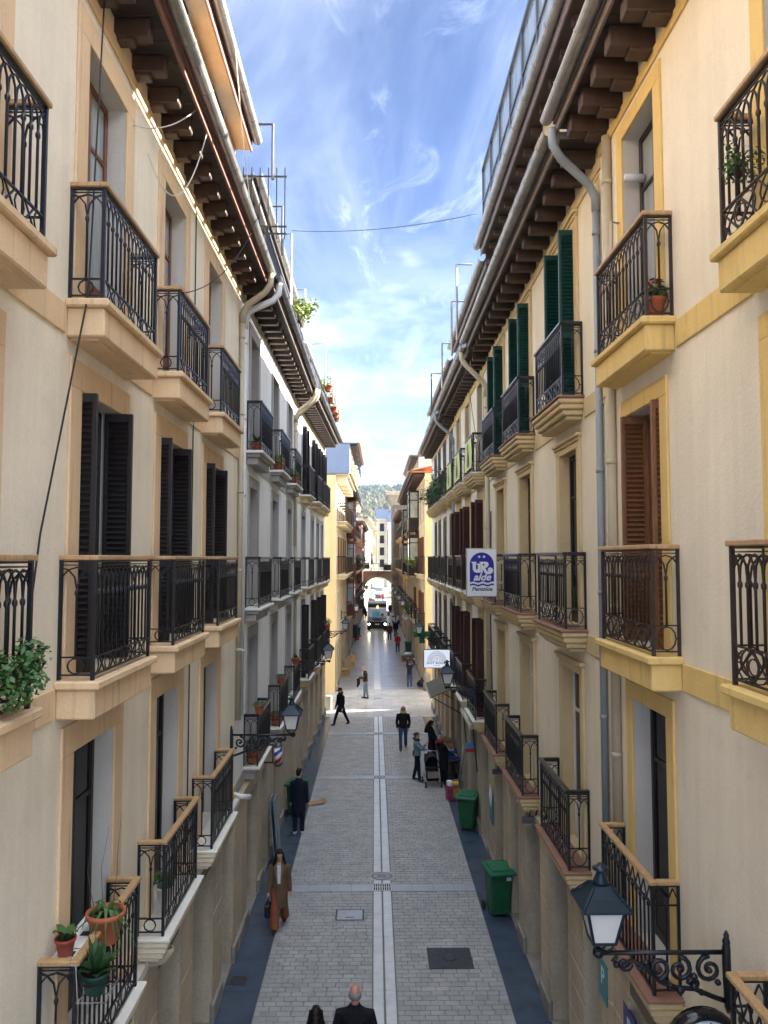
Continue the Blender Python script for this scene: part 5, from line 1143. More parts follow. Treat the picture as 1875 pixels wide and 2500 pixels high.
# outdoor lights, alarm box, vents, camera on the walls
def spot(label,x,y,z,side):
    t=thing('floodlight',label,'floodlight',(x,y,z)); s=side
    q=MB(); q.cbox((-.13,-.05,-.09),(.10,.06,.02),.012); q.ob('housing',ZINCD,t); q=MB(); q.box((-.11,-.04,-.096),(.08,.05,-.0905)); q.ob('pane',MILK,t); q=MB(); q.tube([(.10*s,-.04,.0),(.14*s,-.03,.14),(.12*s,.0,.2),(.05*s,.02,.15),(.0,.0,.03)],.012,6); q.ob('bracket',IRON,t)
spot('black floodlight under the second right balcony, lower one',2.86,14.5,3.0,1); spot('black floodlight further along the right wall, above the teal board',2.86,18.1,2.9,1)
t=thing('alarm_box','small white and red alarm box under the right balcony','alarm',(2.97,16.1,2.95)); q=MB(); q.cbox((-.06,-.12,-.13),(.0,.0,.13),.01); q.ob('case',WPL,t); q=MB(); q.cbox((-.062,.001,-.13),(.0,.1,.13),.01); q.ob('red_panel',mat('red plastic',(.45,.02,.03),.4),t)
t=thing('vent_pipe','cream bent vent pipe sticking out under the left balcony','pipe',(-2.78,9.6,2.95)); q=MB(); q.tube([(0,0,0),(.14,0,.0),(.24,0,.03),(.30,.02,.10),(.30,.03,.12)],.055,12); q.ob('pipe',PVC,t); q=MB(); q.lathe([(.064,.11),(.064,.15),(.045,.15)],(.30,.03,0),12,caps=False); q.ob('collar',PVC,t)
t=thing('wall_camera','white tube camera under the first grey balcony on the left','camera',(-2.62,15.3,3.12)); q=MB(); q.tube([(-.1,.0,.12),(0,.05,.04),(.16,.3,-.05)],[.02,.05,.055],10); q.ob('housing',WPL,t)
t=thing('awning','folded grey green awning with a bright front bar over a right shop','awning',(3.02,28.6,3.3)); q=MB(); q.prism([(0,-1.6,.15),(-1.05,-1.6,-.32),(-1.05,-1.6,-.36),(0,-1.6,.11)],(0,3.0,0)); q.ob('canvas',mat('grey green canvas',(.10,.11,.085),.7),t); q=MB(); q.cbox((-1.09,-1.62,-.37),(-1.051,1.42,-.30),.01); q.ob('front_bar',ALU,t)
for sy in(-1.5,1.3): q=MB(); q.bar((0,sy,-.9),(-1.0,sy,-.35),.03,.03); q.ob('arm',IRON,t)
t=thing('awning','rolled up cream awning with dark arms under the right balconies','awning',(3.0,23.4,3.05)); q=MB(); q.tube([(-.16,-1.3,0),(-.16,1.3,0)],.10,12); q.cbox((-.28,-1.3,-.12),(-.2,1.3,.02),.02); q.ob('roll',PALE,t)
for sy in(-1.2,1.2): q=MB(); q.bar((-.2,sy,-.05),(-.08,sy,-1.3),.035,.035); q.ob('arm',IRON,t)
t=thing('wall_flag','blue and red cloth hanging from the rolled awning','cloth',(2.78,22.6,2.3)); q=MB(); q.cbox((-.14,-.01,-.0),(.16,.01,.16),.004); q.ob('blue_cloth',mat('sky blue cloth',(.06,.25,.5),.7),t); q=MB(); q.cbox((-.14,-.01,-.11),(.16,.01,-.001),.004); q.ob('red_cloth',mat('red plastic',(.45,.02,.03),.4),t)
# goods outside the far left shops
t=thing('clothes_rack','rack of blue clothes by a left shop door past the crossing','clothes rack',(-1.75,71.5,0)); q=MB(); q.tube([(0,-.8,0),(0,-.8,1.7),(0,.8,1.7),(0,.8,0)],.02,5); q.ob('frame',IRON,t)
for i in range(8): q=MB(); q.cbox((-.2,-.7+i*.19,.5),(.2,-.58+i*.19,1.65),.03); q.ob('garment',BLUEC if i%2 else mat('dark navy cloth',(.012,.016,.04),.8),t)
t=thing('red_box','red box on the ground beside the left green bin past the crossing','box',(-1.65,73.6,0)); q=MB(); q.cbox((-.2,-.15,0),(.2,.15,.4),.03); q.ob('body',mat('red plastic',(.45,.02,.03),.4),t); q=MB(); q.cbox((-.22,-.17,.401),(.22,.17,.45),.02); q.ob('lid',MATS['red plastic'],t)
# ---------------------------------------------------------------- pipes and cables
def elbow(B,m,u,z0,z1,r=.055,gu=-.12):
    gv,gz=B.gv,B.gz-.08
    pipe(B,[(u+gu,gv,gz),(u+gu,gv-.01,gz-.22),(u+gu*.85,gv-.12,gz-.38),(u,.16,z0+.28),(u,.075,z0+.1),(u,.068,z0-.1)],r+.012,m,'gutter_outlet')
    pipe(B,[(u,.068,z0-.08),(u,.068,z1)],r,m,'drainpipe',[(u,.068,z0-.4-k*1.6) for k in range(int((z0-z1)/1.6))])
elbow(L1,PVC,15.22,12.75,4.55); elbow(L2,PVCW,.16,12.7,4.6,.06,.2); elbow(L3,PVC,.12,12.5,3.2); elbow(L2,PVC,10.7,12.6,8.2,.05,-.1)
elbow(R2,PVCG,.06,12.55,3.3,.046,-.25); pipe(R1,[(9.35,.06,13.2),(9.35,.06,3.4)],.06,PVC,'drainpipe',[(9.35,.06,z) for z in(12.6,10.8,9,7.2,5.4)])
elbow(R3,PVC,.15,12.2,3.3,.06,.2); elbow(R3b,PVCG,.1,12.2,3.3,.05,.15)
# stone quoins by the grey pipe
for k in range(26):
    q=MB(); q.cbox((.10,-.03,3.46+k*.38),(.34 if k%2 else .26,.012,3.46+k*.38+.365),.008); R2.part('quoin',q,YEL3)
q=MB(); q.tube([(0,-.2,0),(0,.03,0)],.05,10); R1.part('flue_pipe',q,PVCW,at=(8.75,.0,12.35))
q=MB(); q.tube([(0,.0,0),(0,.12,.02),(0,.14,-.9),(0,.1,-1.6)],.022,7); R1.part('overflow_pipe',q,PVC,at=(9.0,.0,11.9))
def cable(label,pts,r,m,sag=0,n=14):
    P=[]
    for a,b in zip(pts[:-1],pts[1:]):
        A=Vector(a);Bv=Vector(b)
        for i in range(n): t_=i/n; p=A.lerp(Bv,t_); p.z-=sag*4*t_*(1-t_); P.append(p)
    P.append(Vector(pts[-1])); q=MB(); q.tube(P,r,5); return tag(q.ob('cable',m),label,'cable')
BLK=mat('black cable',(.012,.012,.012),.5); WHC=mat('white cable',(.6,.58,.52),.5)
cable('long black cable hanging slack down the nearest left wall',[(-2.68,7.35,13.3),(-2.60,6.9,10.2),(-2.74,6.35,8.0),(-2.76,6.15,7.0)],.009,BLK,.0)
cable('black cable slung from the left gutter to the second top balcony',[(-2.2,13.6,13.7),(-2.46,9.75,11.2)],.008,BLK,.25)
cable('black cable running down the wall between two left windows',[(-2.78,11.75,13.2),(-2.78,11.75,9.2),(-2.78,11.72,3.6)],.010,BLK)
cable('white cable strung from the top left window to the gutter',[(-2.79,8.55,12.75),(-2.24,9.9,13.86)],.008,WHC,.18)
cable('looped white cable hanging below the left eaves',[(-2.78,9.2,12.75),(-2.26,10.2,13.7)],.008,WHC,.75)
cable('white cable hanging from the upper left gutter',[(-2.25,12.0,16.0),(-2.2,13.5,13.9)],.009,WHC,.15)
cable('thin wire crossing the sky between the roofs',[(-2.4,21.9,17.3),(2.75,20.3,17.1)],.012,mat('grey wire',(.12,.13,.16),.5),.18)
cable('black cables bunched down the right wall beside the beige pipe',[(3.0,19.75,9),(2.98,19.8,6.2),(3.0,19.7,3.4)],.016,BLK)
cable('drooping cable under the right eaves past the pipe',[(2.5,20.6,13.1),(2.99,21.2,10.6)],.008,BLK,.5)
# roof frames and glazed roof terrace
def uframe(B,u,v,z,w_,h,m,lab='roof_frame'):
    q=MB(); q.tube([(u,v-w_,z+h),(u,v,z+h),(u,v,z)],.035,5,sm=False); B.part(lab,q,m)
for (B,u,v,z,w_,h,m) in ((L1,14.6,.75,15.4,.45,1.15,ZINCD),(L2,2.2,.6,15.0,.4,1.2,ZINCD),(L2,4.0,.62,14.4,.5,1.9,ZINC),(L2,7.6,.65,14.4,.5,1.7,ZINC),(L3,2.2,.9,14.3,.5,1.6,PVCG),(L3,5.4,.95,14.3,.4,1.4,PVC),(L3,7.6,.95,14.3,.4,1.2,PVC),(L3,9.4,.95,14.2,.4,1.2,PVC)): uframe(B,u,v,z,w_,h,m)
for (B,u,v,z,w_,h,m) in ((R3,1.5,.7,14.0,.45,2.2,ZINC),(R3,3.2,.68,14.0,.4,1.7,ZINC),(R3,6.8,.66,13.8,.4,1.6,ZINC),(R3b,2.5,.7,13.8,.4,1.6,ZINCD)): uframe(B,u,v,z,w_,h,m)
q=MB()
for i in range(7):
    q.box((1.6+i*1.35,.12,16.3),(1.68+i*1.35,.2,18.0)); q.box((1.6+i*1.35,-1.6,17.92),(1.68+i*1.35,.12,18.0))
q.box((1.5,.11,18.001),(9.8,.21,18.09)); q.box((1.5,.11,17.1),(9.8,.19,17.16)); gl=R2.part('glazed_roof_frame',q,ZINCD)
for i in range(6): q=MB(); q.box((1.7+i*1.35,.15,16.35),(2.93+i*1.35,.16,17.95)); R2.part('pane',q,GLASSL,gl)
# bent terrace grille on the left roof
q=MB()
for i in range(6): q.box((-.01,.0+i*.17,0),(.01,.02+i*.17,1.5))
for z in(.1,.25,1.3): q.box((-.015,0,z),(.015,.9,z+.03))
L1.part('terrace_grille',q,IRON,at=(14.9,.1,14.3))
# ---------------------------------------------------------------- people
SKIN=mat('skin',(.50,.30,.21),.5,0,.08,20); SKINR=mat('ruddy skin',(.50,.24,.17),.5,0,.08,20)
def cloth(n,c,r=.85): return mat(n,c,r,0,.18,6,.7,11,.2,grain=.12,gs=40)
HAIRD=cloth('dark hair',(.012,.009,.008),.45); HAIRB=cloth('red brown hair',(.09,.03,.015),.5); HAIRG=cloth('grey hair',(.22,.21,.20),.6); HAIRW=cloth('white hair',(.5,.5,.5),.6); HAIRBR=cloth('brown hair',(.05,.03,.018),.5)
BLKC=cloth('black cloth',(.010,.010,.014)); NAVY=cloth('navy cloth',(.010,.013,.030)); JEAN=cloth('blue denim',(.045,.075,.16)); JEANL=cloth('grey blue denim',(.16,.20,.24)); DENIM=cloth('pale denim jacket',(.14,.22,.28)); COAT=cloth('brown wool coat',(.13,.085,.05)); LAPEL=cloth('taupe lapel',(.22,.18,.14)); RUST=cloth('rust trousers',(.27,.085,.035)); TOPW=cloth('white top',(.72,.70,.68)); REDC=cloth('red jumper',(.34,.02,.025)); WINE=cloth('wine jacket',(.11,.018,.022)); LIME=cloth('yellow green hood',(.42,.45,.09)); CHAR=cloth('charcoal cloth',(.03,.03,.034)); BRNJ=cloth('dark brown jacket',(.035,.018,.016)); SHOEW=mat('white trainers',(.7,.7,.7),.5); SHOEB=mat('dark shoes',(.02,.016,.014),.4); LEATH=mat('black leather',(.012,.012,.018),.3)
def remesh(m,vox,name,mats,smooth=2,mi=None):
    me=m.mesh(name+'_t',mats); o=bpy.data.objects.new(name+'_t',me); col.objects.link(o)
    md=o.modifiers.new('r','REMESH'); md.mode='VOXEL'; md.voxel_size=vox; md.use_smooth_shade=True
    if smooth: s=o.modifiers.new('s','SMOOTH'); s.iterations=smooth; s.factor=.5
    dg=bpy.context.evaluated_depsgraph_get(); out=bpy.data.meshes.new_from_object(o.evaluated_get(dg)); out.name=name
    bpy.data.objects.remove(o); bpy.data.meshes.remove(me)
    out.materials.clear()
    for x in (mats if isinstance(mats,(list,tuple)) else [mats]): out.materials.append(x)
    return out
def ell(m,c,rx,ry,rz,n=12,tilt=None):
    k=8; pr=[(max(.02,math.sin(PI*i/k)),-math.cos(PI*i/k)) for i in range(k+1)]
    b0=len(m.v); m.lathe(pr,(0,0,0),n)
    M=tilt or Matrix.Identity(3)
    for i in range(b0,len(m.v)):
        p=M@Vector((m.v[i][0]*rx,m.v[i][1]*ry,m.v[i][2]*rz)); m.v[i]=(c[0]+p.x,c[1]+p.y,c[2]+p.z)
def rings(m,rs,n=14):
    """rs: (x,y,z,rx,ry)"""
    vs=[]
    for (x,y,z,rx,ry) in rs:
        for j in range(n): a=2*PI*j/n; vs.append((x+rx*math.cos(a),y+ry*math.sin(a),z))
    k=len(rs); m.add(vs,[(i*n+j,i*n+(j+1)%n,(i+1)*n+(j+1)%n,(i+1)*n+j) for i in range(k-1) for j in range(n)]+[tuple(range(n))[::-1],tuple((k-1)*n+j for j in range(n))])
def person(label,x,y,face,h=1.74,vox=.014,legs=((0,0),(0,0)),arms=None,lean=0,head=(0,0),top=BLKC,pants=JEAN,shoes=SHOEB,hair=HAIRD,hairk='short',coat=0,skin=SKIN,wide=1.0,extra=None,stance=.09,hood=None,z0=0,female=False,flare=1.0):
    """faces -Y before turning by `face` degrees; legs: (swing, knee) per side; arms: (pitch, out, elbow, inward) per side; lean, head=(turn, nod) in degrees"""
    t=thing('person',label,'person',(x,y,z0),R(face)); k=h/1.75
    F=Vector((0,-1,0))
    def rotx(a): return Matrix.Rotation(R(a),3,'X')
    hipz=.92
    J={}
    lowest=0
    for i,sx in enumerate((-1,1)):
        sw,kn=legs[i]
        th=Vector((0,-math.sin(R(sw)),-math.cos(R(sw))))*.43; sh=Vector((0,-math.sin(R(sw-kn)),-math.cos(R(sw-kn))))*.41
        hp=Vector((sx*stance,0,hipz)); kp=hp+th+Vector((sx*.005,0,0)); ap=kp+sh
        J[i]=(hp,kp,ap,R(sw-kn)); lowest=min(lowest,ap.z-.085) if i else ap.z-.085
    dz=-lowest
    for i in J: J[i]=tuple(p+Vector((0,0,dz)) for p in J[i][:3])+(J[i][3],)
    pel=Vector((0,0,hipz+dz)); LM=rotx(lean)
    up=lambda v: pel+LM@Vector(v)
    ch=up((0,0,.38)); nk=up((0,-.005,.55)); hc=up((0,-.03,.71))
    HM=LM@Matrix.Rotation(R(head[0]),3,'Z')@rotx(head[1])
    hv=lambda v:hc+HM@Vector(v)
    sw_=(.165 if female else .185)*wide
    A=[]
    arms=arms or ((5,8,12,0),(-5,8,12,0))
    for i,sx in enumerate((-1,1)):
        pt,ou,el,iw=arms[i]
        s=up((sx*sw_,.0,.44))
        d=Vector((sx*math.sin(R(ou)),-math.sin(R(pt))*math.cos(R(ou)),-math.cos(R(pt))*math.cos(R(ou))))
        e=s+d*.29
        p2=pt+el; d2=Vector((sx*math.sin(R(ou-iw)),-math.sin(R(p2))*math.cos(R(ou-iw)),-math.cos(R(p2))*math.cos(R(ou-iw))))
        w_=e+d2*.25; A.append((s,e,w_,d2))
    S=lambda q:[setattr(q,'v',[(a*k,b*k,c*k) for a,b,c in q.v])]
    # ---- body: one continuous surface
    q=MB()
    ell(q,hc,.074,.094,.108,14,HM); ell(q,hv((0,-.022,-.055)),.054,.062,.062,12,HM)
    ell(q,hv((0,-.100,-.018)),.013,.022,.026,8,HM); ell(q,hv((0,-.085,-.062)),.026,.012,.010,8,HM); ell(q,hv((0,-.082,-.095)),.022,.018,.016,8,HM)
    for sx in(-1,1): ell(q,hv((sx*.076,.005,-.01)),.012,.02,.032,8,HM); ell(q,hv((sx*.032,-.088,.018)),.022,.01,.008,8,HM)
    q.tube([nk-Vector((0,0,.06)),nk+Vector((0,0,.06)),hv((0,.015,-.07))],[.062,.052,.052],10)
    rings(q,[(*pel,.15,.10),(*up((0,0,.12)),.135,.095),(*up((0,0,.25)),.15,.10),(*ch,.165,.105),(*up((0,0,.5)),.13,.085),(*up((0,0,.56)),.06,.055)])
    for i,(s,e,w_,d2) in enumerate(A):
        q.tube([up((0,0,.47)).lerp(s,.5),s,s.lerp(e,.5),e,e.lerp(w_,.45),w_],[.06,.056,.048,.041,.038,.027],8)
        u=d2.orthogonal().normalized(); sx=(-1,1)[i]; side=Vector((sx,0,0)); u=(Vector((0,-1,0))-d2*d2.dot(Vector((0,-1,0))))
        u=u.normalized() if u.length>.2 else Vector((1,0,0)); nrm=d2.cross(u)
        pc=w_+d2*.045; q.tube([w_,w_+d2*.03,w_+d2*.085],[.026,.035,.030],8)
        for f,(off,ln) in enumerate(((.024,.062),(.008,.072),(-.008,.068),(-.023,.055))):
            b_=w_+d2*.08+u*off; c1=b_+d2*ln*.5+nrm*(-.006*sx); c2=b_+d2*ln*.95+nrm*(-.024*sx); q.tube([b_-d2*.02,b_,c1,c2],[.010,.0095,.009,.007],6)
        b_=w_+d2*.03+u*.03; q.tube([b_-u*.01,b_+u*.012+d2*.02,b_+u*.016+d2*.05],[.012,.011,.009],6)
    for i in(0,1):
        hp,kp,ap,a=J[i]; q.tube([pel.lerp(hp,.6)+Vector((0,0,.03)),hp-Vector((0,0,.04)),hp.lerp(kp,.5),kp,kp.lerp(ap,.35),ap],[.085,.088,.074,.054,.055,.036],10)
        fd=Vector((0,-math.cos(min(0,a)*.6),math.sin(min(0,a)*.6))); ell(q,ap+fd*.06+Vector((0,0,-.045)),.04,.12,.038,10)
    S(q); me=remesh(q,vox,'body',skin); b=inst('body',me,t)
    # eyes and mouth
    if vox<.02:
        q=MB()
        for sx in(-1,1): ell(q,hv((sx*.031,-.086,.004)),.014,.008,.008,8,HM)
        S(q); q.ob('eyes',HAIRD,t)
        q=MB(); ell(q,hv((0,-.094,-.062)),.022,.006,.006,8,HM); S(q); q.ob('lips',mat('lips',(.30,.09,.08),.5),t)
    # ---- trousers
    q=MB(); rings(q,[(*(pel+Vector((0,0,-.08))),.165,.115),(*pel,.17,.118),(*up((0,0,.10)),.155,.11)])
    for i in(0,1):
        hp,kp,ap,a=J[i]; end=ap+(ap-kp).normalized()*.01
        q.tube([pel.lerp(hp,.7),hp-Vector((0,0,.05)),hp.lerp(kp,.5),kp,kp.lerp(ap,.5),end],[.10,.105,.09,.072*(1+.25*(flare-1)),.066*(1+.7*(flare-1)),.060*flare],10)
    S(q); inst('trousers',remesh(q,vox,'trousers',pants),t)
    for i in(0,1):
        hp,kp,ap,a=J[i]; q=MB(); fd=Vector((0,-math.cos(a*.6),math.sin(a*.6)))
        q.tube([ap+Vector((0,0,.03)),ap-fd*.0+Vector((0,0,-.035))],[.05,.055],8); ell(q,ap+fd*.055+Vector((0,0,-.05)),.047,.135,.045,10); q.v=[(a_,b_,max(c_,ap.z-.084)) for a_,b_,c_ in q.v]
        S(q); inst('shoe',remesh(q,max(vox,.012),'shoe',shoes),t)
    # ---- jacket or coat
    q=MB(); wx=1.0 if not female else .93
    rs=[]
    if coat: rs=[(pel.x,pel.y+.01,pel.z-coat,.21*wx,.165),(pel.x,pel.y,pel.z-coat*.5,.195*wx,.15)]
    else: rs=[(pel.x,pel.y,pel.z-.06,.178*wx,.128)]
    rs+=[(*up((0,0,.05)),.178*wx,.13),(*up((0,0,.15)),.168*wx,.122),(*up((0,0,.27)),.18*wx,.127),(*ch,.185*wide,.132),(*up((0,0,.43)),.172*wide,.122),(*up((0,0,.485)),.142*wide,.108),(*up((0,0,.535)),.098,.085),(*up((0,.0,.575)),.072,.07)]
    rings(q,rs,16)
    for (s,e,w_,d2) in A: q.tube([up((0,0,.46)).lerp(s,.45),s+Vector((0,0,.0)),s.lerp(e,.5),e,e.lerp(w_,.5),w_+d2*.0],[.072,.069,.063,.059,.053,.046],9)
    S(q); inst('coat' if coat else 'jacket',remesh(q,vox,'coat',top),t)
    if hood: q=MB(); q.tube([up((.09*math.cos(a),.095*math.sin(a)+.0,.575+.03*math.sin(a))) for a in [2*PI*i/12 for i in range(12)]],.042,8,closed=True); S(q); q.ob('hood',hood,t)
    # ---- hair
    q=MB()
    if hairk in('short','bald','long','bun','cap'):
        if hairk=='bald':
            for i in range(9): a=PI*(i/8)*1.15-PI*.075; ell(q,hv((.073*math.cos(a),.015+.075*math.sin(a),-.025)),.025,.028,.05,8)
        else:
            ell(q,hv((0,.018,.03)),.084,.092,.092,14,HM); ell(q,hv((0,.045,-.03)),.072,.06,.07,12,HM)
            if hairk!='cap': ell(q,hv((0,-.055,.078)),.06,.04,.03,10,HM)
        if hairk=='long':
            ell(q,hv((0,.05,-.10)),.088,.05,.15,12,HM)
            for sx in(-1,1): q.tube([hv((sx*.07,-.03,.05)),hv((sx*.09,.0,-.08)),hv((sx*.12,-.03,-.22)),hv((sx*.13,-.07,-.36))],[.03,.035,.045,.03],8)
            q.tube([hv((0,.06,0)),hv((0,.1,-.2)),hv((0,.11,-.42))],[.08,.10,.07],10)
        if hairk=='bun': ell(q,hv((0,.11,.03)),.04,.04,.04,8)
        S(q); inst('hair',remesh(q,max(vox,.010),'hair',hair),t)
    if hairk=='cap':
        q=MB(); rings(q,[(*hv((0,.01,.03)),.088,.10),(*hv((0,.01,.075)),.085,.097),(*hv((0,.012,.115)),.05,.06)],14); q.obox(hv((0,-.12,.035)),(.065,0,0),(0,.055,.01),(0,0,.006)); S(q); q.ob('cap',BLKC,t)
    if extra: extra(t,dict(A=A,J=J,pel=pel,up=up,hv=hv,k=k,S=S,HM=HM))
    return t
def bag_at(m,c,s=(.09,.16,.15)):
    def f(t,d):
        k=d['k']; p=Vector(c(d)); q=MB(); q.cbox((p.x-s[0],p.y-s[1],p.z-s[2]),(p.x+s[0],p.y+s[1],p.z+s[2]),.03); q.tube([(p.x,p.y-s[1]*.6,p.z+s[2]),(p.x,p.y-s[1]*.3,p.z+s[2]+.12),(p.x,p.y+s[1]*.3,p.z+s[2]+.12),(p.x,p.y+s[1]*.6,p.z+s[2])],.009,5); d['S'](q); q.ob('bag',m,t)
    return f
def coatwoman(t,d):
    bag_at(LEATH,lambda d:d['A'][0][2]+d['A'][0][3]*.1+Vector((0,0,-.26)),(.06,.14,.14))(t,d)
    up=d['up'];q=MB()
    q.prism([up((-.05,-.142,.52)),up((.05,-.142,.52)),up((.035,-.150,.12)),up((-.035,-.150,.12))],(0,.012,0)); d['S'](q); q.ob('top',TOPW,t)
    for sx in(-1,1):
        q=MB(); q.prism([up((sx*.045,-.150,.56)),up((sx*.105,-.140,.50)),up((sx*.085,-.150,.36)),up((sx*.035,-.157,.10)),up((sx*.03,-.157,.15))],(0,.012,0)); d['S'](q); q.ob('lapel',LAPEL,t)
    q=MB(); q.prism([up((-.05,-.10,.57)),up((.05,-.10,.57)),up((0,-.152,.42))],(0,.01,0)); d['S'](q); q.ob('neckline',SKIN,t)
person('woman with long dark hair in a brown coat, white top and rust trousers, walking',-2.0,16.75,2,1.66,.010,((14,6),(-14,18)),((6,9,10,3),(-4,9,16,3)),0,(6,12),COAT,RUST,SHOEB,HAIRD,'long',.42,extra=coatwoman,female=True,flare=1.75)
person('man in a long dark coat and white trainers, seen from behind by the left bin',-2.14,22.35,172,1.82,.013,((2,0),(-3,2)),((2,5,8,0),(2,5,8,0)),0,(-25,4),NAVY,NAVY,SHOEW,HAIRD,'short',.30)
person('person in a dark cap and hooded coat striding across the left of the street',-1.56,36.6,-48,1.80,.014,((26,6),(-22,8)),((4,9,14,6),(4,9,14,6)),2,(0,14),BLKC,NAVY,SHOEB,HAIRD,'cap',.28,hood=CHAR)
def phoneman(t,d):
    w_=d['A'][1][2]+d['A'][1][3]*.1; q=MB(); q.obox(w_+Vector((0,-.02,.03)),(.035,0,0),(0,.01,.07),(0,.006,-.001)); d['S'](q); q.ob('phone',LEATH,t)
    e=d['A'][0][1].lerp(d['A'][0][2],.6); q=MB(); q.tube([e+Vector((-.02,-.02,.05)),e+Vector((-.03,-.07,-.05)),e+Vector((-.02,-.06,-.3)),e+Vector((-.03,-.12,-.52))],[.05,.09,.085,.04],10); d['S'](q); q.ob('carried_jacket',BLKC,t)
    up=d['up']; q=MB(); q.prism([up((-.045,-.138,.50)),up((.045,-.138,.50)),up((.05,-.142,.1)),up((-.05,-.142,.1))],(0,.012,0)); d['S'](q); q.ob('shirt',TOPW,t)
person('grey haired man in profile looking at his phone with a jacket over his arm',-.49,43.4,-78,1.80,.014,((4,2),(-6,2)),((22,10,62,12),(28,8,72,14)),3,(0,26),BRNJ,JEANL,SHOEB,HAIRG,'short',0,extra=phoneman)
person('man in a black jacket with a yellow green scarf walking towards the camera',1.18,31.9,-4,1.80,.013,((13,3),(-13,20)),((-14,9,42,16),(-14,9,42,16)),-2,(0,10),BLKC,JEAN,SHOEB,HAIRBR,'bald',0,SKINR,1.12,hood=LIME)
person('woman in a pale denim jacket with a hand at her mouth beside the pushchair',1.52,27.5,78,1.68,.013,((8,4),(-8,6)),((48,6,95,10),(34,4,40,4)),-4,(0,10),DENIM,NAVY,SHOEB,HAIRBR,'bun',0,female=True,hood=CHAR,extra=bag_at(LEATH,lambda d:d['pel']+Vector((.22,.08,.02)),(.06,.13,.12)))
person('woman with long black hair in a black coat at the shop table',2.16,29.4,70,1.70,.014,((2,0),(-2,0)),((30,6,40,4),(24,6,40,4)),-4,(0,20),BLKC,BLKC,SHOEB,HAIRD,'long',.45,female=True)
person('stooped person in a long dark coat with a red collar at the shop table',2.42,27.2,120,1.70,.014,((2,0),(-2,0)),((34,8,35,4),(34,8,35,4)),-16,(0,24),BLKC,BLKC,SHOEB,HAIRG,'short',.45,hood=REDC,wide=1.1)
person('red haired woman in navy and jeans raising her phone, beyond the crossing',2.11,46.6,160,1.66,.016,((2,0),(-2,0)),((125,12,50,20),(125,12,50,20)),2,(0,-8),NAVY,JEAN,SHOEW,HAIRB,'short',0,female=True)
person('person in a bright red jumper and jeans standing past the crossing',1.91,63.4,-6,1.68,.02,((4,0),(-4,6)),((18,8,62,26),(18,8,62,26)),0,(0,12),REDC,JEAN,SHOEW,HAIRBR,'short',0)
person('person in a wine red jacket walking beside the lorry',1.45,73.3,174,1.72,.022,((12,2),(-12,14)),None,0,(0,0),WINE,NAVY,SHOEB,HAIRD,'short',.05)
person('person in dark clothes walking behind the red jumper on the right',2.08,76.2,10,1.74,.022,((10,2),(-10,14)),None,0,(0,0),NAVY,CHAR,SHOEB,HAIRD,'short',.1)
person('dark dressed person with a pale hood left of the lorry',-1.25,98.5,0,1.74,.024,((10,2),(-10,12)),None,0,(0,0),NAVY,NAVY,SHOEW,HAIRW,'short',.1,hood=TOPW)
person('dark dressed figure standing right of the lorry against the sunlit plaza',2.12,104.5,10,1.76,.024,((6,2),(-6,8)),None,0,(0,0),CHAR,CHAR,SHOEB,HAIRD,'short',.3)
person('person in a red top in the sun beyond the arch',1.5,138,0,1.7,.026,((10,2),(-10,12)),None,0,(0,0),REDC,CHAR,SHOEW,HAIRD,'short',0)
person('person in white in the sun beyond the arch on the right',3.0,152,0,1.75,.026,((10,2),(-10,12)),None,0,(0,0),TOPW,TOPW,SHOEW,HAIRD,'short',0)
person('bald crowned man with grey hair at the sides, cut off by the bottom edge',-.27,11.35,178,1.75,.010,((10,2),(-10,12)),((4,12,12,4),(-4,12,12,4)),-2,(0,4),BLKC,NAVY,SHOEB,HAIRG,'bald',.2,SKINR,1.22)
person('dark haired person beside the bald man, only the head above the bottom edge',-.80,10.98,182,1.64,.010,((10,2),(-10,12)),None,0,(0,4),BLKC,NAVY,SHOEB,HAIRD,'long',.3,female=True)
# ---------------------------------------------------------------- pushchair
t=thing('pushchair','black pushchair with a folded hood facing the camera','pushchair',(1.98,26.95,0),R(6))
q=MB()
for sx in(-.25,.25): q.tube([(sx,-.28,.25),(sx,.0,.55),(sx,.3,.95),(sx,.42,1.06)],.016,6); q.tube([(sx,.35,.2),(sx,.05,.5)],.016,6); q.tube([(sx,-.32,.2),(sx,.35,.2)],.014,6)
q.tube([(-.25,.42,1.06),(.25,.42,1.06)],.018,6); q.ob('chassis',ALU,t)
q=MB(); q.obox((0,.02,.52),(.21,0,0),(0,.2,.03),(0,-.008,.04)); q.obox((0,.20,.76),(.21,0,0),(0,.09,.24),(0,.035,-.01)); q.ob('seat',BLKC,t)
q=MB(); 
for i in range(5):
    a=i/4; pts=[(.24*math.cos(PI*j/10),.30-.42*a+.0,.72+.34*math.sin(PI*j/10)*(1-.18*a)) for j in range(11)]
    if i: q.add(prev+pts,[(j,j+1,11+j+1,11+j) for j in range(10)])
    prev=pts
q.add(prev,[tuple(range(11))]) if False else None
q.ob('hood',CHAR,t)
q=MB(); q.cbox((-.21,-.26,.2),(.21,.3,.36),.04); q.ob('basket',BLKC,t)
q=MB(); q.tube([(-.23,-.16,.66),(-.2,-.3,.68),(.2,-.3,.68),(.23,-.16,.66)],.02,6); q.ob('bumper_bar',LEATH,t); q=MB(); q.obox((0,-.27,.42),(.19,0,0),(0,.04,.1),(0,.02,-.01)); q.ob('footrest',LAPEL,t)
for sx in(-.27,.27):
    for sy in(-.33,.36): 
        q=MB(); q.lathe([(.06,-.022),(.1,-.02),(.115,0),(.1,.02),(.06,.022)],(sx,sy,.115),16,axis='x'); o=q.ob('wheel',RUB,t); q=MB(); q.lathe([(.01,-.024),(.058,-.024),(.058,.024),(.01,.024)],(sx,sy,.115),12,axis='x'); q.ob('hub',ALU,o)
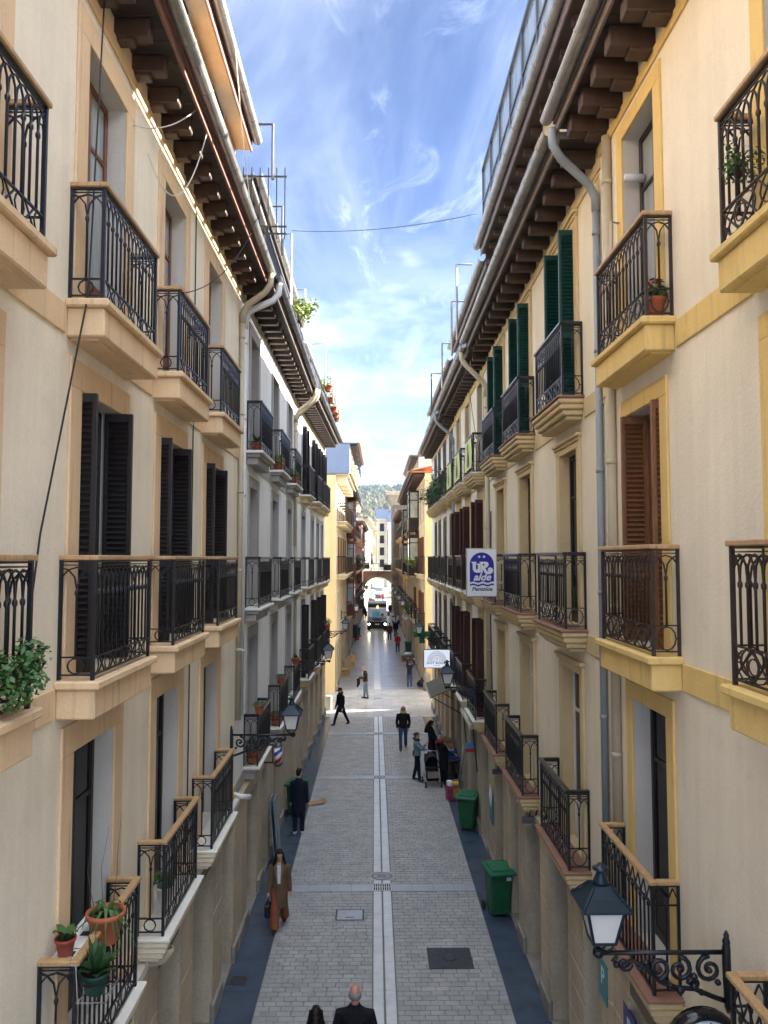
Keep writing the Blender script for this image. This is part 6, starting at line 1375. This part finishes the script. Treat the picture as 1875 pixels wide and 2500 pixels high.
# ---------------------------------------------------------------- lorry and vans
CABG=mat('silver grey cab paint',(.30,.32,.36),.3,.2,.05,3,spec=.6); VWH=mat('white van paint',(.78,.78,.76),.3,0,.04,3,spec=.6); BUMP=mat('dark bumper plastic',(.012,.012,.014),.75); WSCR=mat('windscreen',(.02,.03,.035),.05,0,0,spec=.7)
HL=mat('lit headlamp',(.9,.85,.7),.2,0,0,emit=((1,.86,.6),14)); AMB=mat('amber beacon',(.8,.35,.03),.2,0,0,emit=((1,.5,.1),3))
def wheel(par,x,y,r,w_):
    q=MB(); q.lathe([(r*.6,-w_/2),(r*.93,-w_/2),(r,-w_*.38),(r,w_*.38),(r*.93,w_/2),(r*.6,w_/2)],(x,y,r),18,axis='x'); o=q.ob('wheel',RUB,par); q=MB(); q.lathe([(.03,-w_*.4),(r*.6,-w_*.45),(r*.6,w_*.45),(.03,w_*.4)],(x,y,r),14,axis='x'); q.ob('rim',ALU,o)
t=thing('lorry','silver grey lorry with lit headlamps driving towards the camera','lorry',(.31,83.5,0))
q=MB(); q.prism([(-1.0,0,.95),(-1.0,.0,1.0),(-1.0,.02,1.45),(-1.0,.30,2.32),(-1.0,.5,2.45),(-1.0,1.7,2.5),(-1.0,1.7,.6),(-1.0,.0,.6)],(2.0,0,0)); q.ob('cab',CABG,t)
q=MB(); q.prism([(-1.08,-.14,.30),(-1.08,-.14,.92),(-1.08,.06,.98),(-1.08,.35,.98),(-1.08,.35,.30)],(2.16,0,0)); q.cbox((-1.10,-.05,.18),(1.10,.3,.32),.03); q.ob('bumper',BUMP,t)
q=MB(); q.prism([(-.90,.005,1.45),(-.90,.275,2.28),(-.90,.285,2.28),(-.90,.02,1.45)],(1.8,0,0)); q.v=[(a,b-.012,c) for a,b,c in q.v]; q.ob('windscreen',WSCR,t)
q=MB(); q.obox((-.12,.09,1.80),(.40,0,0),(0,.085,.27),(0,-.002,.0007)); q.v=[(a,b-.02,c) for a,b,c in q.v]; q.ob('sun_shade',mat('blue sun shade',(.10,.36,.55),.5,0,.4,3),t)
q=MB(); q.obox((.55,.07,1.66),(.16,0,0),(0,.05,.16),(0,-.002,.0007)); q.v=[(a,b-.02,c) for a,b,c in q.v]; q.ob('green_card',GBIN,t)
q=MB(); q.cbox((-.5,-.012,1.16),(.5,.0,1.28),.01); q.cbox((-.42,-.012,1.04),(.42,.0,1.12),.01); q.ob('grille',BUMP,t)
q=MB(); q.cbox((-.24,-.155,.62),(.24,-.141,.73),.004); q.ob('number_plate',WPANEL,t)
for sx in(-1,1):
    q=MB(); q.cbox((sx*.72,-.165,.58),(sx*1.0,-.13,.80),.02); q.ob('headlamp_housing',BUMP,t); q=MB(); q.lathe([(.001,-.19),(.085,-.175),(.095,-.15)],(sx*.86,0,.69),14,axis='y',caps=False); tag(q.ob('headlight',HL,t),'lit headlight')
    q=MB(); q.cbox((sx*1.08,.05,1.5),(sx*1.26,.16,2.0),.03); q.bar((sx*.98,.2,2.05),(sx*1.17,.12,2.0),.03,.03); q.bar((sx*.98,.2,1.48),(sx*1.17,.12,1.52),.03,.03); q.ob('mirror',BUMP,t)
    wheel(t,sx*.9,.75,.42,.28); wheel(t,sx*.9,4.6,.42,.3)
    q=MB(); q.bar((sx*.25,.0,1.47),(sx*.05-.2*(sx<0),.06,1.62),.02,.02); q.ob('wiper',BUMP,t)
q=MB(); q.cbox((-1.02,.55,2.50),(1.02,1.4,2.62),.04); q.prism([(-.95,.5,2.62),(-.95,.55,2.75),(-.95,1.4,2.78),(-.95,1.4,2.62)],(1.9,0,0)); q.ob('roof_visor',BUMP,t)
q=MB(); q.lathe([(.07,2.46),(.07,2.56),(.05,2.6),(.001,2.61)],(.05,.38,0),10); q.ob('beacon',AMB,t)
q=MB(); q.cbox((-1.05,1.9,.9),(1.05,6.0,2.9),.05); q.ob('cargo_box',mat('grey cargo box',(.5,.5,.5),.5,0,.08,2),t); q=MB(); q.box((-.9,.4,.5),(.9,6.0,.88)); q.ob('frame',BUMP,t)
def van(label,x,y,w_,h,box=False):
    t=thing('van',label,'van',(x,y,0)); a=w_/2
    L=5.0
    if box:
        q=MB(); q.prism([(-a*.9,0,.45),(-a*.9,.0,1.1),(-a*.9,.75,1.35),(-a*.9,1.35,2.1),(-a*.9,2.2,2.2),(-a*.9,2.2,.45)],(w_*.9,0,0)); q.ob('cab',VWH,t); q=MB(); q.cbox((-a,2.21,.8),(a,6.4,h),.05); q.ob('cargo_box',VWH,t)
        ws=[(.76,1.38),(1.30,2.02)]
    else:
        q=MB(); q.prism([(-a,0,.4),(-a,-.02,.95),(-a,.7,1.2),(-a,1.35,h-.12),(-a,1.9,h),(-a,L,h),(-a,L,.4)],(w_,0,0)); q.ob('body',VWH,t); ws=[(.74,1.24),(1.30,h-.2)]
    q=MB(); b=a*.86; q.prism([(-b,ws[0][0]-.03,ws[0][1]),(-b,ws[1][0]-.03,ws[1][1]),(-b,ws[1][0]-.015,ws[1][1]),(-b,ws[0][0]-.015,ws[0][1])],(2*b,0,0)); q.ob('windscreen',mat('pale windscreen',(.12,.18,.18),.05,0,0,spec=.7),t)
    q=MB(); q.cbox((-a*1.0,-.09,.32),(a*1.0,.1,.56),.03); q.ob('bumper',BUMP,t); q=MB(); q.cbox((-.5*a,-.035,.62),(.5*a,-.005,.74),.01); q.ob('grille',BUMP,t)
    for sx in(-1,1):
        q=MB(); q.cbox((sx*a*.62,-.045,.72),(sx*a*.93,.03,.90),.02); q.ob('headlight',MILK,t); q=MB(); q.cbox((sx*(a+.02),.85,1.2),(sx*(a+.2),.95,1.5),.02); q.ob('mirror',BUMP,t); wheel(t,sx*(a-.1),.9,.34,.22); wheel(t,sx*(a-.1),4.0,.34,.22)
    return t
van('white delivery van parked in full sun just beyond the arch',-.85,136,1.9,2.0)
van('tall white box lorry parked behind the white van beyond the arch',.55,150,2.3,3.15,True)
van('pale van far down the sunlit street above the box lorry',1.2,190,2.0,2.2)
t=thing('motor_scooter','white motor scooter parked on the right past the crossing','scooter',(2.55,92,0),.5)
q=MB(); q.prism([(-.12,-.5,.35),(-.12,-.55,.95),(-.12,-.45,1.0),(-.12,-.3,.42),(-.12,.3,.42),(-.12,.45,.75),(-.12,.8,.7),(-.12,.75,.4),(-.12,.4,.25),(-.12,-.3,.25)],(.24,0,0)); q.ob('body',VWH,t); q=MB(); q.cbox((-.14,.2,.76),(.14,.8,.86),.03); q.ob('seat',LEATH,t); q=MB(); q.tube([(-.32,-.45,1.08),(0,-.5,1.02),(.32,-.45,1.08)],.02,6); q.ob('handlebar',BUMP,t); wheel(t,0,-.6,.24,.11); wheel(t,0,.62,.24,.11); q=MB(); q.cbox((-.2,.75,.87),(.2,1.1,1.2),.04); q.ob('top_box',VWH,t)
# ---------------------------------------------------------------- air
m=bpy.data.materials.new('haze'); m.use_nodes=True; N=m.node_tree.nodes; N.clear(); o_=N.new('ShaderNodeOutputMaterial'); v_=N.new('ShaderNodeVolumePrincipled')
v_.inputs['Color'].default_value=(.80,.88,1,1); v_.inputs['Density'].default_value=.00009; m.node_tree.links.new(v_.outputs[0],o_.inputs['Volume'])
q=MB(); q.box((-4200,-700,-1.25),(4200,5200,178)); tag(q.ob('haze',m),kind='stuff')
